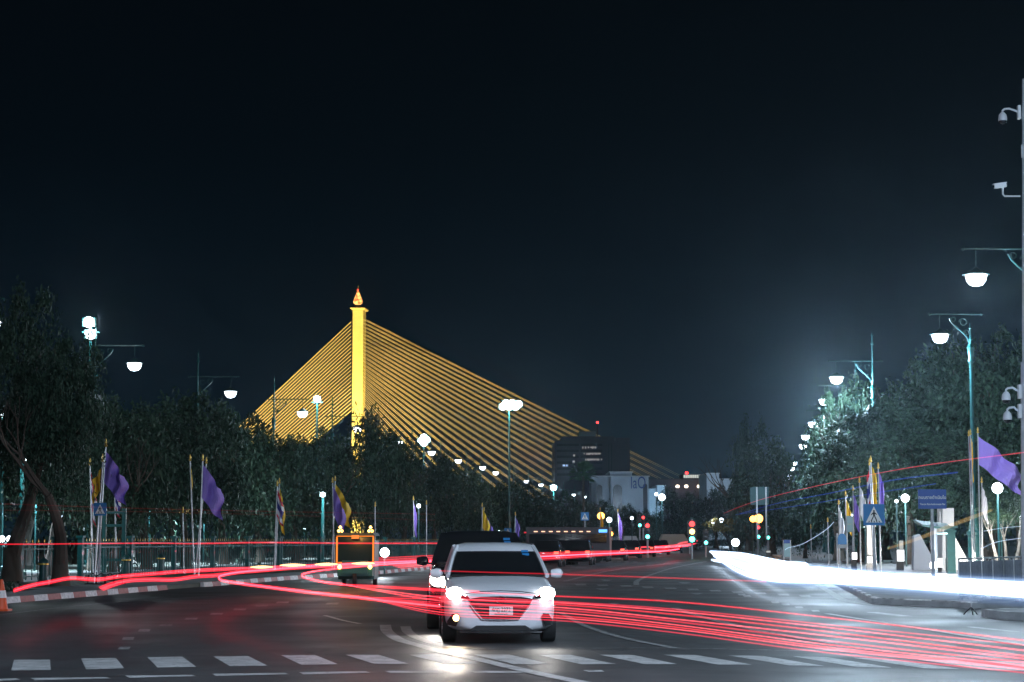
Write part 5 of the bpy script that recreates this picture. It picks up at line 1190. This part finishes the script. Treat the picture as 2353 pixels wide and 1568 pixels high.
trail('headlight_trail', 'short white headlight trails starting at the far end of the glare', S3, 'white headlight trails')
for k in range(0):
    pass
# bus and bicycle lights
trail('bus_light_trail', 'thin wavering red line climbing across the right trees', [(spline([P(1663, 1180, 110), P(1700, 1165, 95), P(1760, 1145, 80), P(1900, 1112, 55), P(2090, 1075, 42), P(2353, 1040, 30), P(2400, 1034, 29)], 7), .008, light('red_thin', (1, .06, .10), .30))], 'thin coloured trails of passing buses')
trail('bus_light_trail', 'thin blue line below the red one across the right trees', [(spline([P(1700, 1181, 100), P(1790, 1156, 75), P(1900, 1135, 55), P(2050, 1104, 44), P(2200, 1086, 36)], 7), .013, M_bluet), (spline([P(1690, 1183, 100), P(1850, 1160, 65), P(2000, 1135, 48), P(2150, 1112, 40)], 7), .010, M_bluet)], 'thin coloured trails of passing buses')
trail('bicycle_light_trail', 'thin white line rising from the glare towards the right flags', [(spline([P(1804, 1264, 70), P(1812, 1259, 70), P(1840, 1252, 69), P(1870, 1236, 68), P(1900, 1216, 67), P(1916, 1200, 66)], 7), .012, M_thinw)], 'thin coloured trails of passing buses')
trail('amber_trail', 'broad faint amber beam before the memorial on the right', [(spline([P(2040, 1261, 60), P(2110, 1238, 60), P(2190, 1206, 60), P(2280, 1172, 60)], 4), [.03, .035, .04, .045, .05, .055, .055, .06, .06, .06, .06, .05, .03][:13], M_ambd)], 'thin coloured trails of passing buses')
trail('white_line_trail', 'thin white lines waving before the barriers on the right', [(spline([P(2253, 1262, 60), P(2290, 1246, 60), P(2353, 1236, 60), P(2380, 1233, 60)], 5), .010, M_thinw), (spline([P(2260, 1221, 60), P(2310, 1213, 60), P(2370, 1208, 60)], 5), .008, M_thinw)], 'thin coloured trails of passing buses')

# ---------------------------------------------------------------- night haze
b = MB(); b.box(-700, 1100, -40, 1400, -1, 190); hz = b.build('haze', M_asphalt); hz['kind'] = 'stuff'
hm = bpy.data.materials.new('haze'); hm.use_nodes = True; nt = hm.node_tree; nt.nodes.remove(nt.nodes['Principled BSDF'])
pv = nt.nodes.new('ShaderNodeVolumePrincipled'); pv.inputs['Color'].default_value = (.62, .84, 1, 1); pv.inputs['Density'].default_value = .00014; pv.inputs['Anisotropy'].default_value = .92
link(nt, pv.outputs[0], nt.nodes['Material Output'].inputs['Volume'])
hz.data.materials.clear(); hz.data.materials.append(hm)
